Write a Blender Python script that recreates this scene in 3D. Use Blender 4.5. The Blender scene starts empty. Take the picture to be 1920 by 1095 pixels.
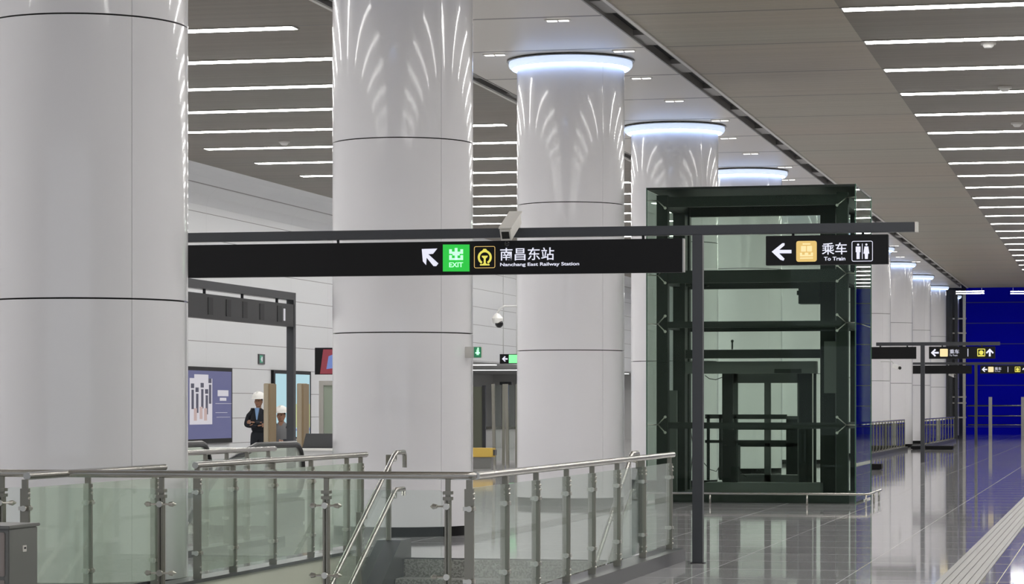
import bpy, bmesh, math, random
from mathutils import Vector, Matrix
R = math.radians
random.seed(7)
scene = bpy.context.scene
COL = scene.collection

# ------------------------------------------------------------------ camera, world, exposure
F = 5000.0; HZ = 762.0; EYE = 1.36
A = math.atan(1134.0 / F); CA, SA = math.cos(A), math.sin(A)
VP = 960 + F * math.tan(A)
cam_data = bpy.data.cameras.new('camera'); cam = bpy.data.objects.new('camera', cam_data); COL.objects.link(cam)
cam.location = (0, 0, EYE); cam.rotation_euler = (R(90), 0, A)
cam_data.sensor_width = 36; cam_data.lens = 36 * F / 1920
cam_data.shift_y = (HZ - 547.5) / 1920
cam_data.clip_end = 400
scene.camera = cam
world = bpy.data.worlds.new('world'); scene.world = world; world.use_nodes = True
world.node_tree.nodes['Background'].inputs[0].default_value = (0.80, 0.86, 0.95, 1)
world.node_tree.nodes['Background'].inputs[1].default_value = 0.9
scene.view_settings.view_transform = 'Standard'; scene.view_settings.look = 'None'
scene.view_settings.gamma = 1; scene.view_settings.use_curve_mapping = False
scene.view_settings.exposure = 0.0
scene.cycles.max_bounces = 10; scene.cycles.transparent_max_bounces = 40
scene.cycles.glossy_bounces = 6; scene.cycles.diffuse_bounces = 5
STRIP = 24.0      # radiance of the ceiling strip lights
RING = 0.75        # radiance of the rings at the column heads

# ------------------------------------------------------------------ pixel helpers (read a place off the photo, in metres)
def zY(px, Y):
    k = (px - VP) * CA / F
    return Y * CA / (1 + k * SA), k
def onY(px, py, Y):                     # point on the plane Y = const
    z, k = zY(px, Y)
    return Vector((k * z, Y, EYE - (py - HZ) / F * z))
def onX(px, py, X):                     # point on the plane X = const
    z = F * X / (CA * (px - VP))
    return Vector((X, (z + X * SA) / CA, EYE - (py - HZ) / F * z))
def atz(px, py, z):                     # point at camera depth z
    xc = (px - 960) / F * z
    return Vector((xc * CA - z * SA, xc * SA + z * CA, EYE - (py - HZ) / F * z))

# ------------------------------------------------------------------ materials
def M(name, col, rough=.5, metal=0, coat=0, coat_r=.05, emit=None, es=0, spec=.5, ior=1.5):
    m = bpy.data.materials.new(name); m.use_nodes = True
    b = m.node_tree.nodes['Principled BSDF']; i = b.inputs
    i['Base Color'].default_value = (*col, 1); i['Roughness'].default_value = rough; i['Metallic'].default_value = metal
    i['Coat Weight'].default_value = coat; i['Coat Roughness'].default_value = coat_r
    i['Specular IOR Level'].default_value = spec; i['IOR'].default_value = ior
    if emit: i['Emission Color'].default_value = (*emit, 1); i['Emission Strength'].default_value = es
    m.diffuse_color = (*col, 1)
    return m
def N(m, t, **kw):
    n = m.node_tree.nodes.new(t)
    for k, v in kw.items(): setattr(n, k, v)
    return n
def L(m, a, b): m.node_tree.links.new(a, b)
def mapped_noise(m, scale, sc=(1, 1, 1), detail=3, dist=0):
    tc = N(m, 'ShaderNodeTexCoord'); mp = N(m, 'ShaderNodeMapping'); mp.inputs['Scale'].default_value = sc
    no = N(m, 'ShaderNodeTexNoise'); no.inputs['Scale'].default_value = scale; no.inputs['Detail'].default_value = detail
    no.inputs['Distortion'].default_value = dist
    L(m, tc.outputs['Object'], mp.inputs[0]); L(m, mp.outputs[0], no.inputs['Vector'])
    return no
def ramp(m, src, stops):
    r = N(m, 'ShaderNodeValToRGB'); e = r.color_ramp.elements
    e[0].position, e[0].color = stops[0][0], (*stops[0][1], 1); e[1].position, e[1].color = stops[-1][0], (*stops[-1][1], 1)
    for p, c in stops[1:-1]:
        x = e.new(p); x.color = (*c, 1)
    L(m, src, r.inputs[0]); return r
def BS(m): return m.node_tree.nodes['Principled BSDF']
def bump(m, src, strength, dist=.01):
    b = N(m, 'ShaderNodeBump'); b.inputs['Strength'].default_value = strength; b.inputs['Distance'].default_value = dist
    L(m, src, b.inputs['Height']); L(m, b.outputs[0], BS(m).inputs['Normal']); return b
def grid_lines(m, axis, period, width, offset=0):
    tc = N(m, 'ShaderNodeTexCoord'); s = N(m, 'ShaderNodeSeparateXYZ'); L(m, tc.outputs['Object'], s.inputs[0])
    a = N(m, 'ShaderNodeMath', operation='ADD'); a.inputs[1].default_value = 1000 * period - offset; L(m, s.outputs[axis], a.inputs[0])
    q = N(m, 'ShaderNodeMath', operation='MODULO'); q.inputs[1].default_value = period; L(m, a.outputs[0], q.inputs[0])
    c = N(m, 'ShaderNodeMath', operation='LESS_THAN'); c.inputs[1].default_value = width; L(m, q.outputs[0], c.inputs[0])
    return c.outputs[0]
def mixc(m, fac, c1, c2, mode='MIX'):
    x = N(m, 'ShaderNodeMix', data_type='RGBA', blend_type=mode)
    if hasattr(fac, 'links'): L(m, fac, x.inputs[0])
    else: x.inputs[0].default_value = fac
    for v, i in ((c1, 6), (c2, 7)):
        if hasattr(v, 'links'): L(m, v, x.inputs[i])
        else: x.inputs[i].default_value = (*v, 1)
    return x.outputs[2]
def glass(name, tint, refl=.05, power=4.0, rough=0.0, haze=0.0):
    m = bpy.data.materials.new(name); m.use_nodes = True; nt = m.node_tree; nt.nodes.clear()
    out = N(m, 'ShaderNodeOutputMaterial'); tr = N(m, 'ShaderNodeBsdfTransparent'); tr.inputs[0].default_value = (*tint, 1)
    gl = N(m, 'ShaderNodeBsdfGlossy'); gl.inputs['Roughness'].default_value = rough; gl.inputs[0].default_value = (.9, .95, .92, 1)
    lw = N(m, 'ShaderNodeLayerWeight'); lw.inputs[0].default_value = .5
    pw = N(m, 'ShaderNodeMath', operation='POWER'); pw.inputs[1].default_value = power; L(m, lw.outputs['Facing'], pw.inputs[0])
    ad = N(m, 'ShaderNodeMath', operation='MULTIPLY_ADD'); ad.inputs[1].default_value = .75; ad.inputs[2].default_value = refl; L(m, pw.outputs[0], ad.inputs[0])
    mx = N(m, 'ShaderNodeMixShader'); L(m, ad.outputs[0], mx.inputs[0]); L(m, tr.outputs[0], mx.inputs[1]); L(m, gl.outputs[0], mx.inputs[2])
    last = mx
    if haze:
        df = N(m, 'ShaderNodeBsdfDiffuse'); df.inputs[0].default_value = (.74, .79, .71, 1)  # pale diffuse veil stands in for light reflected by the pane
        m2 = N(m, 'ShaderNodeMixShader'); m2.inputs[0].default_value = haze
        L(m, mx.outputs[0], m2.inputs[1]); L(m, df.outputs[0], m2.inputs[2]); last = m2
    L(m, last.outputs[0], out.inputs[0]); return m

m_col = M('white_enamel_panel', (.81, .80, .825), .28, coat=.75, coat_r=.055)
_n = mapped_noise(m_col, 1.0, (1.6, 1.6, .35), 2); bump(m_col, _n.outputs[0], .12, .02)
m_core = M('joint_shadow', (.02, .02, .02), .8)
m_skirt = M('black_skirting', (.004, .004, .0045), .5, spec=.2)
m_ringlip = M('ring_lip', (.30, .31, .33), .4, metal=.6)
m_ring = M('ring_diffuser', (.85, .9, 1), .4, emit=(.62, .76, 1.0), es=RING)
m_led = M('ring_led', (.8, .9, 1), .4, emit=(.40, .58, 1.0), es=10)
m_strip = M('strip_diffuser', (.95, .95, .92), .4, emit=(1.0, .98, .95), es=STRIP)
m_house = M('strip_housing', (.35, .34, .32), .4)
m_down = M('downlight_lens', (.9, .9, .9), .4, emit=(1, .98, .95), es=2.2)
m_floor = M('polished_stone', (.3, .3, .3), .05, spec=.5, ior=1.55)
_n = mapped_noise(m_floor, 1.3, (.5, 2.2, 1), 6, .8)
_r = ramp(m_floor, _n.outputs[0], [(.3, (.37, .365, .375)), (.55, (.45, .445, .455)), (.72, (.53, .525, .53))])
_gx = grid_lines(m_floor, 0, 1.2, .005, .3); _gy = grid_lines(m_floor, 1, 1.2, .012, .55)
_c = mixc(m_floor, _gx, _r.outputs[0], (.50, .50, .49)); _c = mixc(m_floor, _gy, _c, (.50, .50, .49)); L(m_floor, _c, BS(m_floor).inputs['Base Color'])
_mx = N(m_floor, 'ShaderNodeMath', operation='MAXIMUM'); L(m_floor, _gx, _mx.inputs[0]); L(m_floor, _gy, _mx.inputs[1])
_ma = N(m_floor, 'ShaderNodeMath', operation='MULTIPLY_ADD'); _ma.inputs[1].default_value = .45; _ma.inputs[2].default_value = .05
L(m_floor, _mx.outputs[0], _ma.inputs[0]); L(m_floor, _ma.outputs[0], BS(m_floor).inputs['Roughness'])
_n2 = mapped_noise(m_floor, .9, (.6, .6, 1), 2); bump(m_floor, _n2.outputs[0], .06, .02)

def slat_mat(name, c1, c2, line):
    m = M(name, c1, .45)
    n = mapped_noise(m, 1.0, (.02, 7, 1), 4)
    r = ramp(m, n.outputs[0], [(.35, c1), (.65, c2)])
    n2 = mapped_noise(m, 1.0, (.12, .32, 1), 1)
    r2 = ramp(m, n2.outputs[0], [(.4, (1.0, 1.02, .98)), (.6, (1.06, 1.0, .95))])
    c = mixc(m, 1.0, r.outputs[0], r2.outputs[0], 'MULTIPLY')
    g = grid_lines(m, 1, .1, .014); c = mixc(m, g, c, tuple(x * .62 for x in c1))
    g = grid_lines(m, 1, 3.0, .06, 2.37); c = mixc(m, g, c, line)
    L(m, c, BS(m).inputs['Base Color']); return m
m_slat_a = slat_mat('grey_slat_ceiling_light', (.345, .312, .255), (.40, .363, .30), (.10, .09, .08))
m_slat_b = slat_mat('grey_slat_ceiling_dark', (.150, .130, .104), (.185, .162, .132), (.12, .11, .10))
m_wceil = M('white_ceiling_panel', (.62, .585, .54), .32)
_g = grid_lines(m_wceil, 1, 3.0, .09, 2.33); L(m_wceil, mixc(m_wceil, _g, (.62, .585, .54), (.09, .075, .065)), BS(m_wceil).inputs['Base Color'])
m_slot = M('slot_metal', (.27, .26, .25), .4, metal=.3)
m_slotedge = M('slot_edge_trim', (.62, .6, .57), .35)
m_black = M('slot_black', (.006, .006, .006), .7)
m_wall = M('white_wall_panel', (.66, .67, .68), .42, coat=.12, coat_r=.2)
_g = grid_lines(m_wall, 2, .548, .014, .0); _g2 = grid_lines(m_wall, 1, 3.0, .012, .2)
_c = mixc(m_wall, _g, (.66, .67, .68), (.20, .19, .19)); _c = mixc(m_wall, _g2, _c, (.55, .55, .56)); L(m_wall, _c, BS(m_wall).inputs['Base Color'])
m_wallp = M('plain_wall', (.62, .62, .61), .5)
m_inner = M('stairwell_wall', (.66, .65, .55), .4)
m_blue = M('blue_hoarding', (.001, .003, 1.0), .6, spec=.08)
_g = grid_lines(m_blue, 2, 1.0, .05, .35); L(m_blue, mixc(m_blue, _g, (.001, .003, 1.0), (.10, .11, .62)), BS(m_blue).inputs['Base Color'])
m_dark = M('dark_paint', (.018, .019, .021), .5)
m_frame = M('charcoal_frame', (.042, .045, .052), .38)
m_signblk = M('sign_black', (.008, .008, .009), .45, spec=.2)
m_white_e = M('sign_white', (.3, .3, .33), .4, emit=(.80, .81, .95), es=.85)
m_green_e = M('sign_green', (.01, .2, .03), .4, emit=(.02, .55, .05), es=.85)
m_yel_e = M('sign_yellow', (.2, .18, .03), .4, emit=(.85, .78, .12), es=.85)
m_gold_e = M('sign_gold', (.2, .15, .05), .4, emit=(.78, .53, .17), es=.85)
m_cream_e = M('sign_cream', (.2, .18, .1), .4, emit=(.92, .74, .38), es=.95)
m_mint_e = M('sign_mint', (.5, .95, .6), .4, emit=(.45, .95, .6), es=.9)
m_steel = M('brushed_steel', (.47, .455, .42), .27, metal=1)
m_postst = M('steel_post', (.27, .26, .225), .36, metal=.7)
m_bolt = M('steel_bolt', (.60, .58, .53), .3, metal=1)
m_glass = glass('rail_glass', (.95, .975, .96), .02, haze=.01)
m_glassg = glass('green_rail_glass', (.875, .925, .875), .02, haze=.18)
m_glassf = glass('smoky_rail_glass', (.72, .72, .70), .06)
m_glassl = glass('lift_glass', (.88, .93, .89), .008, 5)
m_glassb = glass('lift_side_glass', (.90, .95, .93), .12, 2.5)
m_clear = glass('clear_glass', (.97, .98, .97), .02)
m_gedge = M('glass_edge', (.05, .12, .08), .2)
m_liftfr = M('lift_steel', (.018, .025, .021), .5, spec=.25)
m_liftmid = M('lift_grey', (.11, .125, .115), .5)
m_curb = M('dark_granite', (.065, .067, .07), .3)
m_granite = M('step_granite', (.30, .30, .29), .5)
_n = mapped_noise(m_granite, 60, (1, 1, 1), 2); _r = ramp(m_granite, _n.outputs[0], [(.4, (.19, .19, .18)), (.6, (.38, .38, .36))]); L(m_granite, _r.outputs[0], BS(m_granite).inputs['Base Color'])
m_tact = M('tactile_stone', (.215, .21, .20), .5)
m_camw = M('camera_housing', (.66, .64, .60), .4)
m_lens = M('camera_lens', (.004, .004, .005), .1)
m_bin = M('bin_grey', (.20, .20, .19), .35, metal=.3)
m_binp = M('bin_front', (.33, .29, .28), .4)
m_beige = M('beige_post', (.40, .34, .25), .45)
m_skin = M('skin', (.36, .19, .12), .55)
m_hat = M('hard_hat', (.82, .81, .78), .3)
m_navy = M('navy_cloth', (.008, .010, .016), .8)
m_shirt = M('blue_shirt', (.22, .36, .60), .8)
m_greyc = M('grey_cloth', (.22, .22, .23), .8)
m_hair = M('black_hair', (.01, .009, .008), .6)
m_yellow = M('yellow_box', (.62, .42, .08), .5)
m_bluep = M('blue_panel', (.02, .06, .20), .4)
m_rubber = M('black_rubber', (.012, .012, .013), .35)
m_screen = M('screen_purple', (.01, .01, .012), .3, emit=(.09,.095,.215), es=0.95)
m_scr_w = M('screen_white', (.01, .01, .012), .3, emit=(.55,.53,.57), es=1)
m_scr_d = M('screen_dark', (.01, .01, .012), .3, emit=(.05,.05,.08), es=1)
m_scr_s = M('screen_skin', (.01, .01, .012), .3, emit=(.45,.33,.31), es=1)
m_scr_c = M('screen_cyan', (.01, .01, .012), .3, emit=(.50,.78,.86), es=0.8)
m_scr_y = M('screen_yellow', (.01, .01, .012), .3, emit=(.60,.70,.33), es=0.8)
m_scr_r = M('screen_red', (.01, .01, .012), .3, emit=(.26,.03,.045), es=0.9)
m_scr_b = M('screen_blue', (.01, .01, .012), .3, emit=(.16,.24,.55), es=0.9)

# ------------------------------------------------------------------ mesh builder (all coordinates in world metres)
class MB:
    def __init__(s): s.bm = bmesh.new()
    def box(s, x0, x1, y0, y1, z0, z1, bev=0):
        x0, x1 = min(x0, x1), max(x0, x1); y0, y1 = min(y0, y1), max(y0, y1); z0, z1 = min(z0, z1), max(z0, z1)
        t = bmesh.new() if bev else s.bm
        v = [t.verts.new((x, y, z)) for x in (x0, x1) for y in (y0, y1) for z in (z0, z1)]
        for f in ((0, 1, 3, 2), (4, 6, 7, 5), (0, 4, 5, 1), (2, 3, 7, 6), (0, 2, 6, 4), (1, 5, 7, 3)): t.faces.new([v[i] for i in f])
        if bev:
            bmesh.ops.bevel(t, geom=t.edges[:], offset=bev, segments=2, affect='EDGES'); s.merge(t)
        return s
    def merge(s, t):
        me = bpy.data.meshes.new('tmp'); t.to_mesh(me); t.free(); s.bm.from_mesh(me); bpy.data.meshes.remove(me)
    def bar(s, p, q, w, h=None, up=(0, 0, 1)):       # rectangular bar p -> q
        p, q = Vector(p), Vector(q); h = h or w; d = (q - p).normalized(); u = Vector(up)
        if abs(d.dot(u)) > .98: u = Vector((0, 1, 0))
        sx = d.cross(u).normalized(); sy = sx.cross(d).normalized()
        v = []
        for c in (p, q):
            for a, b in ((-1, -1), (1, -1), (1, 1), (-1, 1)): v.append(s.bm.verts.new(c + sx * a * w / 2 + sy * b * h / 2))
        for f in ((3, 2, 1, 0), (4, 5, 6, 7), (0, 1, 5, 4), (1, 2, 6, 5), (2, 3, 7, 6), (3, 0, 4, 7)): s.bm.faces.new([v[i] for i in f])
        return s
    def tube(s, pts, r, n=14, cap=True):
        pts = [Vector(p) for p in pts]; rs = r if isinstance(r, (list, tuple)) else [r] * len(pts)
        rings = []; ref = None
        for i, p in enumerate(pts):
            d = (pts[min(i + 1, len(pts) - 1)] - pts[max(i - 1, 0)]).normalized()
            if ref is None: ref = Vector((0, 0, 1)) if abs(d.z) < .9 else Vector((1, 0, 0))
            sx = d.cross(ref).normalized(); sy = sx.cross(d).normalized(); ref = sy
            rings.append([s.bm.verts.new(p + (sx * math.cos(t * 2 * math.pi / n) + sy * math.sin(t * 2 * math.pi / n)) * rs[i]) for t in range(n)])
        for a, b in zip(rings, rings[1:]):
            for t in range(n):
                f = s.bm.faces.new((a[t], a[(t + 1) % n], b[(t + 1) % n], b[t])); f.smooth = True
        if cap: s.bm.faces.new(rings[0][::-1]); s.bm.faces.new(rings[-1])
        return s
    def lathe(s, c, prof, a0=0, a1=360, n=72, closed=False):   # prof: (r, z)
        full = abs(a1 - a0) >= 359.99; k = n if full else n + 1
        cols = []
        for i in range(k):
            t = R(a0 + (a1 - a0) * i / n)
            cols.append([s.bm.verts.new((c[0] + r * math.cos(t), c[1] + r * math.sin(t), c[2] + z)) for r, z in prof])
        m = len(prof)
        for i in range(n):
            a, b = cols[i], cols[(i + 1) % k]
            for j in range(m if closed else m - 1):
                j2 = (j + 1) % m
                f = s.bm.faces.new((a[j], b[j], b[j2], a[j2])); f.smooth = abs(prof[j][0] - prof[j2][0]) < 1e-6 or not closed
        if closed and not full:
            s.bm.faces.new(cols[0][::-1]); s.bm.faces.new(cols[-1])
        return s
    def prism(s, poly, a, b, axis='Y'):       # poly in the plane across axis, extruded a -> b
        def P(u, v, w): return {'Y': (u, w, v), 'X': (w, u, v), 'Z': (u, v, w)}[axis]
        va = [s.bm.verts.new(P(u, v, a)) for u, v in poly]; vb = [s.bm.verts.new(P(u, v, b)) for u, v in poly]
        s.bm.faces.new(va); s.bm.faces.new(vb[::-1]); n = len(poly)
        for i in range(n): s.bm.faces.new((va[i], vb[i], vb[(i + 1) % n], va[(i + 1) % n]))
        return s
    def ball(s, c, r, sc=(1, 1, 1), n=16):
        t = bmesh.new(); bmesh.ops.create_uvsphere(t, u_segments=n, v_segments=max(8, n // 2), radius=r)
        for v in t.verts: v.co = Vector((v.co.x * sc[0], v.co.y * sc[1], v.co.z * sc[2])) + Vector(c)
        for f in t.faces: f.smooth = True
        s.merge(t); return s

WL = {}
def setp(o, label=None, cat=None, group=None, kind=None):
    if label: o['label'] = label
    if cat: o['category'] = cat
    if group: o['group'] = group
    if kind: o['kind'] = kind
    return o
def thing(name, label, cat, loc=(0, 0, 0), group=None):
    o = bpy.data.objects.new(name, None); COL.objects.link(o); o.location = loc; o.empty_display_size = .1
    WL[o.name] = Vector(loc); return setp(o, label, cat, group)
def part(name, mb, mat, parent=None, loc=None, label=None):
    bmesh.ops.recalc_face_normals(mb.bm, faces=mb.bm.faces[:])
    org = WL[parent.name] if parent else Vector(loc or (0, 0, 0))
    bmesh.ops.translate(mb.bm, verts=mb.bm.verts[:], vec=-org)
    for e in mb.bm.edges:
        if len(e.link_faces) == 2 and e.calc_face_angle(0) > .6: e.smooth = False
    me = bpy.data.meshes.new(name); mb.bm.to_mesh(me); mb.bm.free(); me.materials.append(mat)
    o = bpy.data.objects.new(name, me); COL.objects.link(o)
    if parent: o.parent = parent
    else: o.location = org
    WL[o.name] = org
    if label: o['label'] = label
    return o
def struct(name, mb, mat): return setp(part(name, mb, mat), kind='structure')
def single(name, mb, mat, label, cat, loc, group=None): return setp(part(name, mb, mat, None, loc), label, cat, group)
def dup(o, loc=None, parent=None):
    c = o.copy(); COL.objects.link(c); c.parent = parent
    for k in list(c.keys()):
        if parent is not None and k in ('category', 'group'): del c[k]
    if loc is not None: c.location = loc
    for ch in o.children: dup(ch, None, c)
    return c
def text(name, s, mat, parent, x, z, y, size, ext=.003, sx=1.0, bold=0.0, align='LEFT'):
    cu = bpy.data.curves.new(name, 'FONT'); cu.body = s; cu.size = size; cu.extrude = ext; cu.offset = bold; cu.align_x = align
    t = bpy.data.objects.new('tmp', cu); COL.objects.link(t)
    dg = bpy.context.evaluated_depsgraph_get(); me = bpy.data.meshes.new_from_object(t.evaluated_get(dg))
    bpy.data.objects.remove(t); bpy.data.curves.remove(cu)
    org = WL[parent.name]
    me.transform(Matrix.Translation(Vector((x, y, z)) - org) @ Matrix.Rotation(R(90), 4, 'X') @ Matrix.Diagonal((sx, 1, 1, 1)))
    me.materials.clear(); me.materials.append(mat)
    o = bpy.data.objects.new(name, me); COL.objects.link(o); o.parent = parent; WL[o.name] = org
    return o
ORD = ['first', 'second', 'third', 'fourth', 'fifth', 'sixth', 'seventh', 'eighth', 'ninth', 'tenth', 'eleventh', 'twelfth', 'thirteenth', 'fourteenth', 'fifteenth', 'sixteenth',
       'seventeenth', 'eighteenth', 'nineteenth', 'twentieth', 'twenty-first', 'twenty-second', 'twenty-third', 'twenty-fourth', 'twenty-fifth', 'twenty-sixth', 'twenty-seventh', 'twenty-eighth', 'twenty-ninth', 'thirtieth']

# ------------------------------------------------------------------ the setting
CZ = EYE + 4.83                 # ceiling height
YE = 110.0                      # end of the low ceiling
SX0, SX1, SY0, SY1 = -6.56, -3.72, 15.75, 23.0      # the stair opening
mb = MB(); th = .3
mb.box(SX1, 8, -12, 135, -th, 0); mb.box(-26, SX0, -12, 135, -th, 0); mb.box(SX0, SX1, -12, SY0, -th, 0); mb.box(SX0, SX1, SY1, 135, -th, 0)
struct('floor', mb, m_floor)
mb = MB(); mb.box(-5.95, -3.28, -12, YE, CZ, CZ + .2); struct('ceiling', mb, m_slat_a)
mb = MB(); mb.box(-3.28, 8, -12, YE, CZ, CZ + .2); struct('ceiling_right', mb, m_slat_b)
mb = MB(); mb.box(-17.75, -9.28, -12, YE, CZ, CZ + .2); struct('ceiling_left', mb, m_slat_b)
mb = MB(); mb.box(-9.09, -6.20, -12, YE, CZ, CZ + .2); struct('ceiling_middle', mb, m_wceil)
mb = MB(); mb.box(-19, 8, YE, 135, 8.2, 8.4); mb.box(-26, 8, YE, YE + .2, CZ + .2, 8.2); struct('ceiling_end', mb, m_dark)
for nm, a, b in (('trim_1', -6.20, -5.95), ('trim_2', -9.28, -9.09)):
    mb = MB(); mb.box(a, b, -12, YE, CZ + .18, CZ + .2); mb.box(a, a + .025, -12, YE, CZ - .01, CZ + .18); mb.box(b - .025, b, -12, YE, CZ - .01, CZ + .18)
    y = -10.6
    while y < YE - 2: mb.box(a + .025, b - .025, y, y + 1.0, CZ + .03, CZ + .1); y += 3.0
    struct(nm, mb, m_slot)
    mb = MB(); mb.box(a + .026, b - .026, -12, YE, CZ + .10, CZ + .178); struct(nm + '_recess', mb, m_black)
mb = MB(); mb.box(-5.95, -5.90, -12, YE, CZ - .02, CZ); mb.box(-9.33, -9.28, -12, YE, CZ - .02, CZ); struct('trim_3', mb, m_slotedge)
prof = [(-17.75, CZ), (-18.15, CZ - .015), (-18.5, CZ - .07), (-18.78, CZ - .18), (-18.95, CZ - .34), (-19, CZ - .55), (-19, 0), (-19.3, 0), (-19.3, CZ + .2), (-17.75, CZ + .2)]
mb = MB(); mb.prism(prof, -12, 76)
struct('wall_left', mb, m_wall)
prof2 = prof[:6] + [(-19, 2.72), (-19.3, 2.72), (-19.3, CZ + .2), (-17.75, CZ + .2)]
mb = MB(); mb.prism(prof2, 76, 135); struct('wall_left_upper', mb, m_wall)
mb = MB(); mb.box(-26, -19.3, 76, 135, 2.721, 2.8); struct('ceiling_recess', mb, m_wallp); mb = MB(); mb.box(-26, -19.3, 76, 76.2, 0, 2.72); struct('wall_recess_front', mb, m_wallp)
mb = MB(); mb.box(-26.2, -26, 76, 135, 0, 2.8); mb.box(-26, -17.5, 111, 111.3, 0, 2.8); struct('wall_recess', mb, m_wallp)
mb = MB(); mb.box(8, 8.2, -12, 135, 0, 8.4); struct('wall_right', mb, m_wallp)

mb = MB(); mb.box(-26.2, -7.1, 133, 133.3, 0, 8.2); struct('wall_end', mb, m_dark)
mb = MB(); mb.box(-7.1, 8, 130.5, 130.8, 0, 8.2); struct('wall_blue', mb, m_blue)
# stairwell walls below the floor
mb = MB(); mb.box(SX0 - .03, SX0 + .10, SY0, SY1, -3, .09); struct('wall_stair_left', mb, m_inner)
mb = MB(); mb.box(SX0 - .05, SX0 + .12, SY0, SY1, .09, .115); struct('trim_4', mb, m_curb)
mb = MB(); mb.box(SX1, SX1 + .1, SY0, SY1, -3, -th); struct('wall_stair_right', mb, m_inner)
mb = MB(); mb.box(SX0, SX1, SY0 - .1, SY0, -3, -th); struct('wall_stair_front', mb, m_inner)

# ------------------------------------------------------------------ the lamps
def strip_light(x0, x1, y, label, group):
    t = thing('ceiling_strip_light', label, 'ceiling light', ((x0 + x1) / 2, y, CZ), group)
    mb = MB(); mb.box(x0 - .02, x1 + .02, y - .145, y + .145, CZ - .012, CZ); part('housing', mb, m_house, t)
    n = 5; w = (x1 - x0) / n
    for i in range(n):
        mb = MB(); mb.box(x0 + i * w + .006, x0 + (i + 1) * w - .006, y - .13, y + .13, CZ - .014, CZ - .010); part('diffuser', mb, m_strip, t)
    return t
vr = vl = 0
for k in range(-8, 26):
    y = 32.5 + 3.0 * k
    if y > YE - 1: break
    right_seen = k >= 0; left_seen = k >= 0
    if right_seen: lab = 'long white strip light in the right-hand grey ceiling, %s from the front' % (ORD[k] if k < 30 else '')
    else: lab = 'long white strip light in the right-hand ceiling above the frame, %s nearer row' % ORD[-1 - k]
    r = strip_light(-3.25, 3.2, y, lab, 'strip lights of the right-hand ceiling')
    if left_seen: lab = 'long white strip light in the left-hand grey ceiling, %s from the front' % ORD[k]
    else: lab = 'long white strip light in the left-hand ceiling above the frame, %s nearer row' % ORD[-1 - k]
    l = dup(r, (-13.43, y, CZ)); l['label'] = lab; l['group'] = 'strip lights of the left-hand ceiling'
# two more behind the end of the ceiling
for i, (a, b) in enumerate(((1770, 1845), (1895, 1990))):
    for j, py in enumerate((546, 550)):
        p, q = onY(a, py, 124 - 1.2 * j), onY(b, py, 124 - 1.2 * j)
        t = thing('ceiling_strip_light', 'far white strip light over the blue wall, %s, %s row' % (('left', 'right')[i], ('rear', 'front')[j]), 'ceiling light', ((p.x + q.x) / 2, p.y, p.z))
        mb = MB(); mb.box(p.x, q.x, p.y - .06, p.y + .06, p.z - .03, p.z); part('diffuser', mb, m_strip, t)
        mb = MB()
        for x in (p.x + .1, q.x - .1): mb.tube([(x, p.y, p.z), (x, p.y, 8.2)], .01, 6)
        part('hanger', mb, m_dark, t)
for i in range(3):  # unseen fill lights, added to brighten the dark recess
    t = thing('recess_fill_light', 'added fill light under the low ceiling of the left recess, %s from the front' % ORD[i], 'ceiling light', (-21.5, 84 + 12 * i, 2.72))
    mb = MB(); mb.box(-24, -19.6, 83.8 + 12 * i, 84.2 + 12 * i, 2.69, 2.72); part('diffuser', mb, M('recess_fill_diffuser', (.9, .9, .9), .4, emit=(1, 1, 1), es=2.2), t)
    mb = MB(); mb.box(-24.05, -19.55, 83.75 + 12 * i, 84.25 + 12 * i, 2.71, 2.72); part('housing', mb, m_house, t)
# short downlights in the seams of the white ceiling
spots = []
for k in range(0, 22):
    y = 32.62 + 3.0 * k
    if y > 92: break
    nearcol = any(abs(y - (18.55 + 8.98 * n)) < 1.6 for n in range(11))
    spots += [(-8.32, y), (-6.52, y)] if nearcol else [(-6.81, y)]
for i, (x, y) in enumerate(spots):
    t = thing('downlight', 'short bright downlight in a seam of the white ceiling band, %s from the front' % ORD[i] if i < 30 else 'short far downlight in a seam of the white ceiling band', 'downlight', (x, y, CZ), 'seam downlights of the white ceiling band')
    mb = MB(); mb.box(x - .16, x + .16, y - .05, y + .05, CZ - .012, CZ); part('bezel', mb, m_slotedge, t)
    for s in (-1, 1):
        mb = MB(); mb.box(x + s * .075 - .06, x + s * .075 + .06, y - .04, y + .04, CZ - .02, CZ - .012); part('lens', mb, m_down, t)
for px, py, lab in ((533, 265, 'round white smoke detector on the left-hand ceiling between two strip lights'), (1853, 80, 'white smoke detector in the right-hand ceiling nearest the front'),
                    (1884, 163, 'small square white detector in the right-hand ceiling before the third strip light'), (1907, 230, 'white smoke detector in the right-hand ceiling at the right edge, third back')):
    p = atz(px, py, F * 4.83 / (HZ - py))
    t = thing('smoke_detector', lab, 'smoke detector', (p.x, p.y, CZ))
    mb = MB(); mb.lathe((p.x, p.y, CZ - .07), [(0, 0), (.05, 0), (.07, .02), (.075, .045)], n=20); part('sensor_head', mb, m_hat, t)
    mb = MB(); mb.lathe((p.x, p.y, CZ - .03), [(.0, .001), (.10, .001), (.105, .03)], n=20); part('base_plate', mb, m_camw, t)

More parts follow.
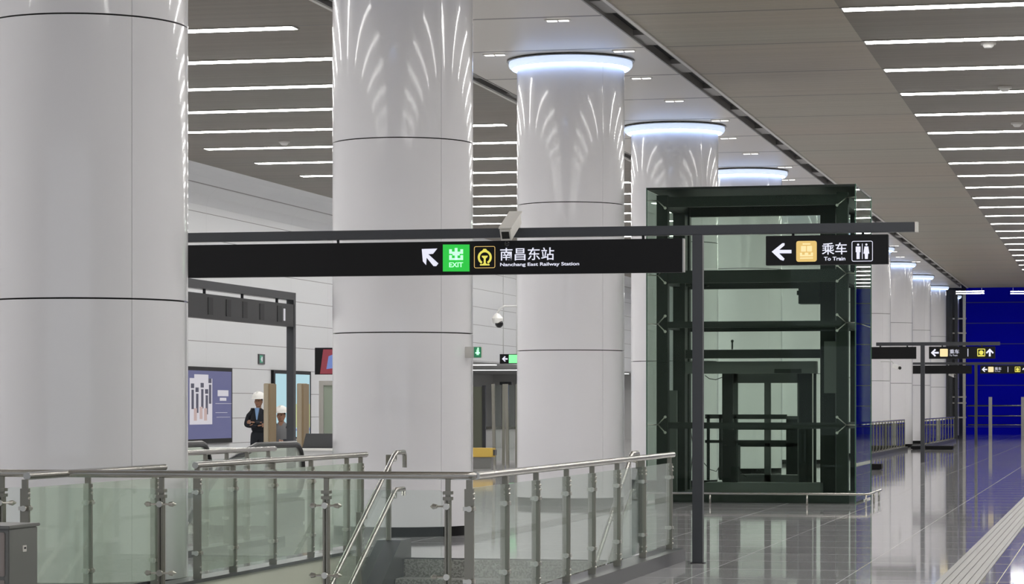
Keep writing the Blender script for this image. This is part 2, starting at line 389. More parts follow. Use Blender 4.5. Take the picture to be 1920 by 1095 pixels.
# ------------------------------------------------------------------ the columns
CX = -7.44; CR = .75; CTOP = EYE + 4.70
CY = [18.55 + 8.98 * i for i in range(12)]
clab = ['huge glossy white round column nearest the camera at the left edge', 'white round column behind the stair opening, second nearest', 'white round column between the second column and the glass lift',
        'white round column whose head shows above the left of the glass lift', 'white round column behind the glass lift with its glowing head above the roof', 'white round column seen through the glass lift, glowing head inside the outline',
        'white round column behind the right part of the glass lift', 'white round column just right of the glass lift, half hidden', 'far white round column, second right of the glass lift',
        'far white round column behind the distant sign post, third right of the lift', 'farthest clear white round column, beside the dark passage', 'farthest round column in the dim end beside the blue wall']
def column(y, label):
    t = thing('column', label, 'column', (CX, y, 0), 'row of white columns')
    c = (CX, y, 0)
    mb = MB(); mb.lathe(c, [(0, 0), (CR - .03, 0), (CR - .03, CZ), (0, CZ)], n=48); part('core', mb, m_core, t)
    mb = MB(); mb.lathe(c, [(CR - .028, 0), (CR - .012, 0), (CR - .012, .098), (CR - .028, .098)], n=96, closed=True); part('skirting', mb, m_skirt, t)
    for z0, z1 in ((.102, 2.126), (2.138, 4.154), (4.166, CZ - .02)):
        for k in range(3):
            a = -42.5 + 120 * k
            mb = MB(); mb.lathe(c, [(CR - .025, z0), (CR, z0), (CR, z1), (CR - .025, z1)], a + .12, a + 119.88, 48, True); part('cladding_panel', mb, m_col, t)
    mb = MB(); mb.lathe(c, [(CR + .001, CTOP + .015), (.83, CTOP + .005), (.856, CTOP + .03), (.865, CTOP + .06), (.86, CTOP + .10), (CR + .001, CTOP + .10)], n=96); g = part('light_ring', mb, m_ring, t)
    mb = MB(); mb.lathe(c, [(CR + .001, CTOP + .101), (.885, CTOP + .101), (.89, CTOP + .108), (.885, CTOP + .115), (CR + .001, CTOP + .115)], n=96); part('ring_lip', mb, m_ringlip, g)
    mb = MB(); mb.lathe(c, [(.790, CTOP + .012), (.790, CTOP - .006), (.812, CTOP - .006), (.812, CTOP + .012)], n=72, closed=True); part('led_band', mb, m_led, g)
    return t
c0 = column(CY[0], clab[0])
for y, lab in zip(CY[1:], clab[1:]):
    c = dup(c0, (CX, y, 0)); c['label'] = lab

# ------------------------------------------------------------------ tactile strip
mb = MB(); mb.box(-1.36, -1.03, 2, 128, 0, .004)
for i in range(5): mb.box(-1.335 + i * .062, -1.305 + i * .062, 2, 128, .004, .010)
single('tactile_strip', mb, m_tact, 'ridged pale tactile paving strip running along the polished floor', 'tactile paving', (-1.2, 20, 0))

# ------------------------------------------------------------------ sign stands
def sign_icons(): pass
def rrect(x0, x1, z0, z1, r, n=6):
    pts = []
    for cx, cz, a in ((x1 - r, z1 - r, 0), (x0 + r, z1 - r, 90), (x0 + r, z0 + r, 180), (x1 - r, z0 + r, 270)):
        for i in range(n + 1):
            t = R(a + 90 * i / n); pts.append((cx + r * math.cos(t), cz + r * math.sin(t)))
    return pts
def frame_rr(mb, x0, x1, z0, z1, r, w, ya, yb):
    o = rrect(x0, x1, z0, z1, r); i = rrect(x0 + w, x1 - w, z0 + w, z1 - w, max(r - w, .001)); n = len(o)
    for k in range(n):
        j = (k + 1) % n; mb.prism([o[k], o[j], i[j], i[k]], ya, yb)
YS = 22.9
def S(px, py, Y=YS): p = onY(px, py, Y); return p.x, p.z
FY = YS - .045          # front of the panels
def poly(mb, pts, ya=FY - .004, yb=FY - .0005, Y=YS): mb.prism([S(a, b, FY) for a, b in pts], ya, yb)
def pbox(mb, x0, y0, x1, y1, d=.004): poly(mb, [(x0, y0), (x1, y0), (x1, y1), (x0, y1)], FY - d, FY - .0005)

st = thing('sign_stand', 'near charcoal sign stand with long beam crossing in front of the columns', 'sign stand', (-3.54, YS, 0))
bz0, bz1 = S(1500, 438)[1], S(1500, 420)[1]
mb = MB(); mb.box(-9.7, S(1716, 430)[0], YS - .045, YS + .045, bz0, bz1, .004); part('beam', mb, m_frame, st)
mb = MB(); xe = S(1716, 430)[0]; mb.box(xe, xe + .025, YS - .046, YS + .046, bz0 - .002, bz1 + .002); part('end_cap', mb, m_camw, st, label='pale end cap')
for x in (-3.54, -9.3):
    mb = MB(); mb.box(x - .045, x + .045, YS - .045, YS + .045, 0, bz0, .004); p = part('post', mb, m_frame, st)
    mb = MB(); mb.box(x - .06, x + .06, YS - .06, YS + .06, 0, .008); part('foot_plate', mb, m_dark, p)
ptop = bz0 - .028; pbot = ptop - .295
def hang(parent, xs, y=YS, top=bz0, bot=ptop):
    for x in xs:
        mb = MB(); mb.tube([(x, y, bot), (x, y, top)], .012, 8); part('hanger', mb, m_frame, parent)
P1 = thing('hanging_sign', 'long black sign panel reading Nanchang East Railway Station with green exit symbol', 'sign', (-6.5, YS, pbot))
xr = S(1281, 480)[0]
mb = MB(); mb.box(-9.1, xr, YS - .04, YS + .04, pbot, ptop, .003); part('panel', mb, m_signblk, P1)
mb = MB(); mb.box(xr, xr + .012, YS - .038, YS + .038, pbot + .002, ptop - .002); part('end_trim', mb, m_steel, P1)
hang(P1, (S(634, 0)[0], S(1206, 0)[0], -8.9))
mb = MB(); poly(mb, [(791, 467), (820, 466), (812, 476), (803, 476.5), (822, 494), (818, 499), (813, 499), (800, 483), (799, 497), (793, 490)]); part('arrow_mark', mb, m_white_e, P1, label='white arrow pointing up and left')
mb = MB(); pbox(mb, 830.5, 458.5, 880.5, 509); ex = part('exit_square', mb, m_green_e, P1, label='green square with exit lettering')
mb = MB(); D = .008
def pb2(mb, x0, y0, x1, y1): poly(mb, [(x0, y0), (x1, y0), (x1, y1), (x0, y1)], FY - .007, FY - .0042)
pb2(mb, 853, 465, 858, 487.5); pb2(mb, 842.5, 467.5, 847.5, 476); pb2(mb, 863.5, 467.5, 868.5, 476); pb2(mb, 847.5, 472, 853, 476); pb2(mb, 858, 472, 863.5, 476)
pb2(mb, 842.5, 478.5, 847.5, 487.5); pb2(mb, 863.5, 478.5, 868.5, 487.5); pb2(mb, 847.5, 484, 863.5, 487.5); pb2(mb, 849, 476, 853, 479); pb2(mb, 858, 476, 862, 479)
part('exit_symbol', mb, m_mint_e, ex)
def ptext(name, s, mat, parent, px0, py_base, px1, py_top, bold=0, cap=.72, y=None, sx=None):
    X0, Z0 = S(px0, py_base, FY); X1, Z1 = S(px1, py_top, FY)
    size = (Z1 - Z0) / cap
    o = text(name, s, mat, parent, 0, 0, y or FY - .003, size, .002, 1, bold)
    xs = [v.co.x for v in o.data.vertices]; w = max(xs) - min(xs); mn = min(xs); org = WL[parent.name]
    k = (X1 - X0) / w
    for v in o.data.vertices:
        v.co.x = (v.co.x - mn) * k + X0 - org.x; v.co.z += Z0
    return o
ptext('exit_lettering', 'EXIT', m_mint_e, ex, 842.5, 501, 868.5, 491.5, .001, y=FY - .006)
# railway emblem
mb = MB(); x0, z1 = S(889, 462, FY); x1, z0 = S(928.5, 502.5, FY); frame_rr(mb, x0, x1, z0, z1, .016, .005, FY - .004, FY - .0005); em = part('emblem_frame', mb, m_gold_e, P1, label='thin gold rounded frame')
cx, cz = S(909, 482.5, FY); u = (x1 - x0) / 40.0
mb = MB(); arc = []
for i in range(25):
    t = R(-62 + (304) * i / 24); arc.append((t))
for a, b in zip(arc, arc[1:]):
    ro, ri = 13.3 * u, 9.3 * u
    mb.prism([(cx + ro * math.cos(a), cz + ro * math.sin(a)), (cx + ro * math.cos(b), cz + ro * math.sin(b)), (cx + ri * math.cos(b), cz + ri * math.sin(b)), (cx + ri * math.cos(a), cz + ri * math.sin(a))], FY - .004, FY - .0005)
mb.prism([(cx - 5 * u, cz + 12 * u), (cx - 2.4 * u, cz + 15.6 * u), (cx + 2.4 * u, cz + 15.6 * u), (cx + 5 * u, cz + 12 * u)], FY - .004, FY - .0005)
mb.prism([(cx - 5.5 * u, cz + 3 * u), (cx + 5.5 * u, cz + 3 * u), (cx + 5.5 * u, cz + 1 * u), (cx + 1.8 * u, cz - 2.5 * u), (cx + 1.8 * u, cz - 11 * u), (cx - 1.8 * u, cz - 11 * u), (cx - 1.8 * u, cz - 2.5 * u), (cx - 5.5 * u, cz + 1 * u)], FY - .004, FY - .0005)
mb.prism([(cx - 9 * u, cz - 15 * u), (cx + 9 * u, cz - 15 * u), (cx + 9 * u, cz - 12.4 * u), (cx + 4 * u, cz - 12.4 * u), (cx + 1.8 * u, cz - 10.5 * u), (cx - 1.8 * u, cz - 10.5 * u), (cx - 4 * u, cz - 12.4 * u), (cx - 9 * u, cz - 12.4 * u)], FY - .004, FY - .0005)
part('railway_emblem', mb, m_yel_e, P1, label='yellow railway emblem')
ptext('chinese_lettering', '南昌东站', m_white_e, P1, 938, 486.5, 1039, 463.5, .0008, cap=.86)
ptext('english_lettering', 'Nanchang East Railway Station', m_white_e, P1, 938, 499, 1086, 491, .0006)

P2 = thing('hanging_sign', 'short black sign panel reading To Train with yellow train symbol and toilet symbol', 'sign', (-2.4, YS, pbot))
xa, xb = S(1437, 470)[0], S(1666, 470)[0]
mb = MB(); mb.box(xa, xb, YS - .04, YS + .04, S(1437, 498)[1], S(1437, 443)[1], .003); part('panel', mb, m_signblk, P2)
for px in (1487, 1618):
    x = S(px, 0)[0]; mb = MB(); mb.tube([(x, YS, S(1437, 444)[1]), (x, YS, bz0)], .012, 8); part('hanger', mb, m_frame, P2)
mb = MB(); poly(mb, [(1447, 472), (1467, 456), (1471, 456), (1471, 460), (1461, 468.5), (1484, 468.5), (1484, 475), (1461, 475), (1471, 485), (1469, 489), (1463, 487)]); part('arrow_mark', mb, m_white_e, P2, label='white arrow pointing left')
mb = MB(); x0, z1 = S(1493, 452, FY); x1, z0 = S(1531.5, 490.5, FY); mb.prism(rrect(x0, x1, z0, z1, .02), FY - .004, FY - .0005); tr = part('train_square', mb, m_gold_e, P2, label='gold square with train symbol')
mb = MB(); u = (x1 - x0) / 38.5
def rr(mb, a, b, c, d, r, ya, yb): mb.prism(rrect(x0 + a * u, x0 + b * u, z1 - d * u, z1 - c * u, r), ya, yb)
rr(mb, 9, 18.3, 9.5, 20, .004, FY - .007, FY - .0042); rr(mb, 20.2, 29.5, 9.5, 20, .004, FY - .007, FY - .0042)
for a, b in ((7, 11), (16, 22.5), (27.5, 31.5)): rr(mb, a, b, 22, 29, .002, FY - .007, FY - .0042)
rr(mb, 11, 16, 26, 29, .002, FY - .007, FY - .0042); rr(mb, 22.5, 27.5, 26, 29, .002, FY - .007, FY - .0042); rr(mb, 7, 31.5, 31, 33.5, .002, FY - .007, FY - .0042); rr(mb, 12, 26.5, 4.5, 7, .002, FY - .007, FY - .0042)
part('train_symbol', mb, m_cream_e, tr)
ptext('chinese_lettering', '乘车', m_white_e, P2, 1541, 475.5, 1588, 454.5, .0008, cap=.86)
ptext('english_lettering', 'To Train', m_white_e, P2, 1545, 488.5, 1585, 481, .0008)
mb = MB(); x0, z1 = S(1597, 452, FY); x1, z0 = S(1636.5, 490, FY); frame_rr(mb, x0, x1, z0, z1, .016, .005, FY - .004, FY - .0005); part('toilet_frame', mb, m_white_e, P2)
mb = MB(); u = (x1 - x0) / 39.5
def disc(mb, cx, cz, r, ya, yb, n=14): mb.prism([(cx + r * math.cos(R(360 * i / n)), cz + r * math.sin(R(360 * i / n))) for i in range(n)], ya, yb)
for k, ox in enumerate((12, 27.5)):
    X = lambda a: x0 + (ox + a) * u
    Zz = lambda b: z1 - b * u
    disc(mb, X(0), Zz(7), 2.1 * u, FY - .004, FY - .0005)
    if k == 0: body = [(-4.5, 10.5), (4.5, 10.5), (4.5, 21), (3, 21), (2.8, 34), (-2.8, 34), (-3, 21), (-4.5, 21)]
    else: body = [(-3.5, 10.5), (3.5, 10.5), (5.5, 24), (3.3, 24), (2.6, 34), (-2.6, 34), (-3.3, 24), (-5.5, 24)]
    mb.prism([(X(a), Zz(b)) for a, b in body], FY - .004, FY - .0005)
mb.box(x0 + 19.3 * u, x0 + 20.4 * u, FY - .004, FY - .0005, z1 - 34 * u, z1 - 5 * u)
part('toilet_symbol', mb, m_white_e, P2)

# bullet camera on the beam
c = Vector((S(962, 0)[0], YS - .06, 0)); zt = S(962, 405)[1]
K = thing('security_camera', 'white bullet security camera fixed on the beam of the near sign stand', 'security camera', (c.x, YS, bz1))
p0 = onY(948, 441, YS - .34); p1 = onY(967, 409, YS - .02)
d = (p1 - p0)
mb = MB(); mb.bar(p0, p1, .095, .10); part('housing', mb, m_camw, K)
mb = MB(); off = Vector((0, -.02, .058)); mb.bar(p0 + off, p1 + Vector((0, 0, .056)), .118, .012); part('sun_shield', mb, m_camw, K)
mb = MB(); dn = d.normalized(); mb.bar(p0 - dn * .004, p0 + dn * .004, .068, .066); part('lens_window', mb, m_lens, K)
mb = MB(); mb.tube([p1 + Vector((0, 0, -.02)), (p1.x + .02, YS, p1.z - .03), (p1.x + .02, YS, bz1)], .018, 10); part('bracket', mb, m_camw, K)
mb = MB(); mb.ball(p0 + Vector((.0, .05, -.07)), .022); part('light_sensor', mb, m_lens, K)

# second kind of stand, smaller in view
def far_stand(label, Y, pxpost, pxa, pxb, panels, pbase):
    p = onY(pxpost, 800, Y); t = thing('sign_stand', label, 'sign stand', (p.x, Y, 0))
    mb = MB(); mb.box(onY(pxa, 0, Y).x, onY(pxb, 0, Y).x, Y - .045, Y + .045, bz0, bz1); part('beam', mb, m_frame, t)
    mb = MB(); mb.box(p.x - .05, p.x + .05, Y - .05, Y + .05, 0, bz0); part('post', mb, m_frame, t)
    for (a, b, lab, icons) in panels:
        xa, xb = onY(a, 0, Y).x, onY(b, 0, Y).x
        q = thing('hanging_sign', lab, 'sign', ((xa + xb) / 2, Y, pbot))
        mb = MB(); mb.box(xa, xb, Y - .04, Y + .04, pbot, ptop); part('panel', mb, m_signblk, q)
        for x in (xa + (xb - xa) * .2, xa + (xb - xa) * .8):
            mb = MB(); mb.tube([(x, Y, ptop), (x, Y, bz0)], .02, 6); part('hanger', mb, m_frame, q)
        zc = (pbot + ptop) / 2
        for kind, px in icons:
            x = onY(px, 0, Y).x; ya, yb = Y - .046, Y - .041; mb = MB(); h = .095
            if kind == 'left':
                mb.prism([(x - h, zc), (x, zc + h), (x + .03, zc + .07), (x - .02, zc + .022), (x + h, zc + .022), (x + h, zc - .022), (x - .02, zc - .022), (x + .03, zc - .07), (x, zc - h)], ya, yb); part('arrow_mark', mb, m_white_e, q)
            elif kind == 'up':
                mb.prism([(x, zc + h), (x + h, zc), (x + .07, zc - .03), (x + .022, zc + .02), (x + .022, zc - h), (x - .022, zc - h), (x - .022, zc + .02), (x - .07, zc - .03), (x - h, zc)], ya, yb); part('arrow_mark', mb, m_white_e, q)
            elif kind == 'train':
                mb.prism(rrect(x - h, x + h, zc - h, zc + h, .02), ya, yb); s = part('train_square', mb, m_cream_e, q)
            elif kind == 'exit':
                frame_rr(mb, x - h, x + h, zc - h, zc + h, .02, .02, ya, yb); disc(mb, x, zc, .055, ya, yb); mb.box(x - .06, x + .06, ya, yb, zc - .085, zc - .06); part('railway_emblem', mb, m_yel_e, q)
            elif kind == 'bar':
                mb.box(x - .008, x + .008, ya, yb, zc - h, zc + h); part('divider', mb, m_white_e, q)
            elif kind == 'text':
                o = text('lettering', '乘车', m_white_e, q, x - .11, zc - .02, Y - .043, .12, .002); o = text('small_lettering', 'To Train', m_white_e, q, x - .11, zc - .085, Y - .043, .055, .002)
    return t
far_stand('middle-distance charcoal sign stand with slim post, right of the glass lift', 65.8, 1730, 1643, 1875,
          [(1634, 1718, 'blank black sign panel on the left of the middle-distance stand', []),
           (1742, 1866, 'black sign panel with left arrow, yellow emblem and up arrow, middle distance', [('left', 1753), ('train', 1770), ('text', 1789), ('bar', 1815), ('exit', 1840), ('up', 1856)])], 865)
far_stand('farthest charcoal sign stand, its post before the blue wall', 95 / CA * .985, 1830, 1710, 1960,
          [(1710, 1822, 'blank black sign panel of the farthest stand, before the far columns', []),
           (1838, 1945, 'black sign panel with left arrow on the farthest stand, cut by right edge', [('left', 1846), ('train', 1858), ('text', 1871), ('bar', 1890), ('exit', 1908), ('up', 1922)])], 833)

# stand parallel to the wall, left
XS = -10.85
t = thing('sign_stand', 'charcoal sign stand running back along the left aisle between first two columns', 'sign stand', (XS, 0 + onX(546, 0, XS).y, 0))
yp = onX(546, 0, XS).y
mb = MB(); mb.box(XS - .05, XS + .05, 24.5, yp + .05, 2.79, 2.89); part('beam', mb, m_frame, t)
for y in (yp, 24.7):
    mb = MB(); mb.box(XS - .05, XS + .05, y - .05, y + .05, 0, 2.79); part('post', mb, m_frame, t)
q = thing('hanging_sign', 'dark grey back of a hanging sign with five small slots, left aisle', 'sign', (XS, 30, 2.4))
y1 = onX(545, 0, XS).y; y0 = 27
mb = MB(); mb.box(XS - .05, XS + .05, y0, y1, 2.43, 2.73); part('panel', mb, M('sign_back_grey', (.055, .055, .057), .5), q)
for px in (387, 421, 452, 484, 517):
    y = onX(px, 0, XS).y; mb = MB(); mb.box(XS + .05, XS + .056, y - .09, y + .09, 2.48, 2.69); part('slot', mb, m_dark, q)
for px in (383, 454, 519):
    y = onX(px, 0, XS).y; mb = MB(); mb.tube([(XS, y, 2.73), (XS, y, 2.79)], .02, 8); part('hanger', mb, m_frame, q)
y = onX(526, 0, XS).y; mb = MB(); mb.box(XS + .05, XS + .058, y - .03, y + .03, 2.50, 2.66); part('reflector_strip', mb, m_scr_w, q)

# ------------------------------------------------------------------ glass railings
HR = .935         # centre height of the handrails
def bolts(post, x, y, zs, nx, ny):
    for z in zs:
        mb = MB(); mb.ball((x + nx, y + ny, z), .009, n=8); part('bolt', mb, m_bolt, post)
def rail_Y(label, X, y0, y1, posts, gmat, curb=True, z0=.1, hr=HR, side=1, endcap=True, cat='railing', bend0=False, panels=True, lod=0):
    t = thing('glass_railing', label, cat, (X, (y0 + y1) / 2, 0))
    mb = MB(); mb.tube([(X, y0, hr), (X, y1, hr)], .024, 16); part('handrail', mb, m_steel, t)
    for y in posts:
        mb = MB(); mb.box(X - .028, X + .028, y - .012, y + .012, z0, .86); mb.box(X - .018, X + .018, y - .010, y + .010, .86, hr - .02); p = part('post', mb, m_postst, t)
        if not lod:
            for z in (.74, .30):
                mb = MB(); mb.box(X - .036, X + .036, y - .02, y + .02, z - .012, z + .012); mb.tube([(X + .01, y - .05, z), (X + .01, y + .05, z)], .010, 8)
                mb.tube([(X + .01, y - .055, z), (X + .01, y - .045, z)], .018, 10); mb.tube([(X + .01, y + .045, z), (X + .01, y + .055, z)], .018, 10); part('glass_clamp', mb, m_bolt, p)
            bolts(p, X, y, (.83, .80, .20, .16), 0.03 * side, -.006)
    if panels:
        pp = sorted(posts)
        for a, b in zip(pp, pp[1:]):
            mb = MB(); mb.box(X + .005, X + .015, a + .025, b - .025, z0 + .05, .865); part('glass_panel', mb, gmat, t)
    if curb:
        mb = MB(); mb.box(X - .11, X + .11, y0, y1, 0, z0); part('curb', mb, m_curb, t)
    return t
XR = -3.82; XL = -6.48
YF = 15.85
rp = [onX(px, 0, XR).y for px in (880, 947, 1005, 1062, 1110, 1157, 1205, 1255)]
rail_Y('glass railing along the right side of the stair opening, next to the sign post', XR, YF, onX(1262, 0, XR).y, rp, m_glass, z0=.11)
lp = [onX(px, 0, XL).y for px in (47, 165, 290)]
rail_Y('short green-tinted glass railing piece in front of the nearest column', XL, 15.2, onX(308, 0, XL).y, lp, m_glassg, z0=.115, side=1, curb=False)
lp = [onX(px, 0, XL).y for px in (370, 437, 512, 583, 650, 676)]
rail_Y('glass railing along the left side of the stair opening, right of the nearest column', XL, onX(366, 0, XL).y, onX(686, 0, XL).y, lp, m_glassg, z0=.115, curb=False)
# front run, parallel to X
xl = -8.2
t = thing('glass_railing', 'front glass railing with long straight steel handrail across the bottom left', 'railing', ((XR + xl) / 2, YF, 0))
mb = MB(); mb.tube([(xl, YF, HR), (XR - .05, YF, HR), (XR - .012, YF + .012, HR), (XR, YF + .05, HR)], .0245, 18); part('handrail', mb, m_steel, t)
px_posts = [-300, 4, 303, 612, 840]
xs = [onY(px, 0, YF).x for px in px_posts]
for x in xs:
    mb = MB()
    for s in (-1, 1): mb.box(x + s * .010 - .006, x + s * .010 + .006, YF - .025, YF + .025, .02, .80)
    mb.box(x - .014, x + .014, YF - .012, YF + .012, .78, HR - .02); p = part('post', mb, m_postst, t)
    for z in (.83, .795):
        mb = MB(); mb.box(x - .026, x + .026, YF - .03, YF + .03, z - .010, z + .010); part('bolt_block', mb, m_postst, p)
    for z in (.747, .315):
        mb = MB(); mb.tube([(x, YF - .045, z), (x, YF - .028, z)], .02, 12)
        sides = (-1, 1) if x < xs[-1] - .01 else (-1,)
        for s in sides:
            mb.tube([(x, YF - .035, z), (x + s * .06, YF - .035, z)], .006, 8)
            mb.tube([(x + s * .06, YF - .035, z), (x + s * .085, YF - .03, z), (x + s * .105, YF - .02, z)], [.012, .018, .004], 10)
        part('spider_clamp', mb, m_bolt, p)
for a, b in zip(xs, xs[1:]):
    mb = MB(); mb.prism(rrect(a + .03, b - .03, .08, .845, .03, 4), YF - .006, YF + .006); part('glass_panel', mb, m_glass, t)
mb = MB(); mb.box(xl, XR - .12, YF - .09, YF + .09, 0, .02); part('curb', mb, m_curb, t)
# left aisle railing and escalator
rp = [onX(px, 0, -8.25).y for px in (300, 345, 385, 425, 463, 503)]
rail_Y('rear glass railing in the left aisle between the first two columns', -8.25, 20, onX(515, 0, -8.25).y, rp, m_glass, z0=.06, lod=0)

# ------------------------------------------------------------------ stairs
n = 12; tr_, ri = .30, .158
t = thing('staircase', 'grey granite staircase going down towards the viewer inside the glass railings', 'stairs', ((SX0 + SX1) / 2, SY1, 0))
for i in range(n):
    z = -ri * (i + 1); y = SY1 - tr_ * i
    mb = MB(); mb.box(SX0 + .36, SX1 - .02, y - tr_, y, z - .03, z - .001); mb.box(SX0 + .36, SX1 - .02, y - .02, y, z, z + ri - .002); mb.box(SX0 + .36, SX1 - .02, y - tr_ * 1.02, y, z - .12, z - .03); part('step', mb, m_granite, t)
mb = MB(); mb.box(SX0 + .36, SX1 - .02, SY1, SY1 + .12, 0, .006); part('landing_edge', mb, m_dark, t)
# sloping dark side curb
mb = MB(); e = SY1 + .25
pr = [(e, 0), (e, .17), (SY1 - .1, .17), (SY1 - n * tr_, .17 - n * ri), (SY1 - n * tr_, -.15 - n * ri), (SY1 - .05, -.25), (SY1 - .05, 0)]
mb.prism(pr, SX0 + .125, SX0 + .355, 'X'); part('side_curb', mb, m_curb, t)
def stair_rail(X, label, Xs):
    t = thing('stair_handrail', label, 'handrail', (X, SY1, 0))
    sl = ri / tr_
    for h, nm in ((.95, 'upper_rail'), (.62, 'lower_rail')):
        y0 = SY1 - .15; ye = SY1 - 3.3
        pts = [(X, y0 + .34, h - .14), (X, y0 + .34, h - .03), (X, y0 + .31, h), (X, y0 + .05, h), (X, y0 - .05, h - .05 * sl - .01), (X, ye, h - (y0 - ye) * sl)] if h > .8 else [(X + Xs * .0, y0 + .30, h - .06), (X, y0 + .30, h), (X, y0 + .03, h), (X, y0 - .05, h - .05 * sl - .01), (X, ye, h - (y0 - ye) * sl)]
        mb = MB(); mb.tube(pts, .021, 12); part(nm, mb, m_steel, t)
    for k in range(4):
        y = SY1 - .1 - k * .95; b = -(SY1 - .15 - y) * sl if k else 0
        mb = MB(); mb.box(X + Xs * .07 - .02, X + Xs * .07 + .02, y - .02, y + .02, b + (.17 if k == 0 else -.0), b + .93); p = part('post', mb, m_postst, t)
        for h in (.90, .57):
            mb = MB(); mb.tube([(X + Xs * .07, y, b + h - .03), (X + Xs * .0, y, b + h - .02), (X, y, b + h + .03)], .008, 8); part('bracket', mb, m_steel, p)
    for k in range(3):
        ya = SY1 - .14 - k * .95; yb = ya - .87; za = -(SY1 - .15 - ya) * sl; zb = -(SY1 - .15 - yb) * sl
        mb = MB(); mb.prism([(ya, za + .82), (yb, zb + .82), (yb, zb + .2), (ya, za + .2)], X + Xs * .07 - .005, X + Xs * .07 + .005, 'X'); part('glass_panel', mb, m_glass, t)
    return t
stair_rail(-6.25, 'double steel handrail sloping down the left side of the stairs', -1)
stair_rail(-4.12, 'double steel handrail sloping down the right side of the stairs, behind glass', 1)

# ------------------------------------------------------------------ the glass lift
LX0, LX1, LY0, LY1, LZ = -6.50, -3.55, 37.3, 39.7, 4.46
E = thing('glass_lift', 'glass lift shaft with dark green steel frame standing among the white columns', 'lift', ((LX0 + LX1) / 2, (LY0 + LY1) / 2, 0))
levels = [1.10, 2.53, 3.22, 4.28]
for x in (LX0 + .20, LX1 - .20):
    for y in (LY0 + .2, LY1 - .2):
        mb = MB(); mb.box(x - .08, x + .08, y - .08, y + .08, .0, 4.36); part('corner_post', mb, m_liftfr, E)
for z in levels:
    hh = .055 if z < 3 else (.11 if z < 4 else .09)
    for y in (LY0 + .2, LY1 - .2):
        if y > LY0 + 1 and z in (1.10,): continue
        mb = MB(); mb.box(LX0 + .12, LX1 - .12, y - .06, y + .06, z - hh, z + hh * .6); part('cross_beam', mb, m_liftfr, E)
    for x in (LX0 + .2, LX1 - .2):
        mb = MB(); mb.box(x - .05, x + .05, LY0 + .2, LY1 - .2, z - hh, z + hh * .6); part('side_beam', mb, m_liftfr, E)
mb = MB(); mb.box(LX0, LX1, LY0, LY1, LZ - .03, LZ); part('roof', mb, m_liftfr, E)
mb = MB(); mb.box(LX0 + .1, LX1 - .1, LY0 + .1, LY1 - .1, 0, .12); part('plinth', mb, m_liftfr, E)
zs = [.02, 1.10, 2.53, 3.30, LZ - .035]
for z0, z1 in zip(zs, zs[1:]):
    for (x0, x1, y0, y1, g) in ((LX0, LX1, LY0, LY0 + .012, m_glassl), (LX0, LX1, LY1 - .012, LY1, m_glassl), (LX0, LX0 + .012, LY0 + .014, LY1 - .014, m_glassl), (LX1 - .012, LX1, LY0 + .014, LY1 - .014, m_glassb)):
        mb = MB(); mb.box(x0, x1, y0, y1, z0 + .004, z1 - .004); part('glass_pane', mb, g, E)
for x, y in ((LX0, LY0), (LX1, LY0), (LX1, LY1), (LX0, LY1)):
    mb = MB(); mb.box(x - .008, x + .008, y - .008, y + .008, 0, LZ); part('corner_seal', mb, m_gedge, E)
for z in levels:
    for s, xp in ((1, LX0 + .14), (-1, LX1 - .14)):
        mb = MB()
        for dz in ((-.11, .11) if z < 4.2 else (-.11,)):
            mb.tube([(xp, LY0 + .12, z), (xp + s * .12, LY0 + .02, z + dz)], .008, 8); mb.tube([(xp + s * .12, LY0 + .014, z + dz), (xp + s * .12, LY0 + .03, z + dz)], .02, 10)
        mb.tube([(xp, LY0 + .12, z), (xp - s * .13, LY0 + .02, z)], .007, 8)
        part('spider_fitting', mb, m_bolt, E)
# landing doors and machinery at the back, read off the photo on the plane YD
YD = LY1 - .35
def dbox(mb, px0, py0, px1, py1, Y=YD, d=.06):
    a, b = onY(px0, py0, Y), onY(px1, py1, Y); mb.box(a.x, b.x, Y, Y + d, b.z, a.z)
mb = MB(); dbox(mb, 1368, 700, 1383, 905); dbox(mb, 1495, 700, 1512, 905); dbox(mb, 1368, 696, 1512, 718); dbox(mb, 1433, 718, 1445, 905); dbox(mb, 1383, 780, 1495, 786); dbox(mb, 1383, 890, 1495, 908)
dr = part('landing_door', mb, m_liftmid, E)
mb = MB(); dbox(mb, 1383, 800, 1495, 806); dbox(mb, 1383, 830, 1495, 838); dbox(mb, 1474, 786, 1495, 890); part('door_crossbar', mb, m_liftfr, dr)
mb = MB(); dbox(mb, 1383, 718, 1433, 890, YD + .02, .008); dbox(mb, 1445, 718, 1495, 890, YD + .02, .008); part('door_glass', mb, m_clear, dr)
mb = MB(); dbox(mb, 1285, 656, 1538, 671, LY0 + 1.2, .2); part('upper_header', mb, m_liftfr, E)
mb = MB(); dbox(mb, 1285, 678, 1530, 700, LY0 + 1.35, .25); h = part('car_header', mb, m_liftmid, E)
mb = MB(); dbox(mb, 1452, 692, 1502, 699, LY0 + 1.3, .1); part('door_operator', mb, m_liftfr, h)
mb = MB(); dbox(mb, 1538, 390, 1566, 935, LY0 + 1.3, .25); part('guide_column', mb, m_liftfr, E)
mb = MB(); dbox(mb, 1545, 640, 1572, 737, LY0 + .9, .2); part('cable_tray', mb, m_liftmid, E)
mb = MB(); dbox(mb, 1262, 400, 1284, 935, LY0 + 1.4, .25); part('guide_column', mb, m_liftfr, E)
mb = MB(); dbox(mb, 1252, 732, 1268, 925, LY0 + .6, .12); part('controller_box', mb, m_liftmid, E)
mb = MB(); dbox(mb, 1497, 516, 1536, 569, LY0 + 1.2, .3); dbox(mb, 1494, 520, 1500, 530, LY0 + 1.2, .1); dbox(mb, 1494, 545, 1500, 553, LY0 + 1.2, .1); part('hoist_machine', mb, m_liftfr, E)
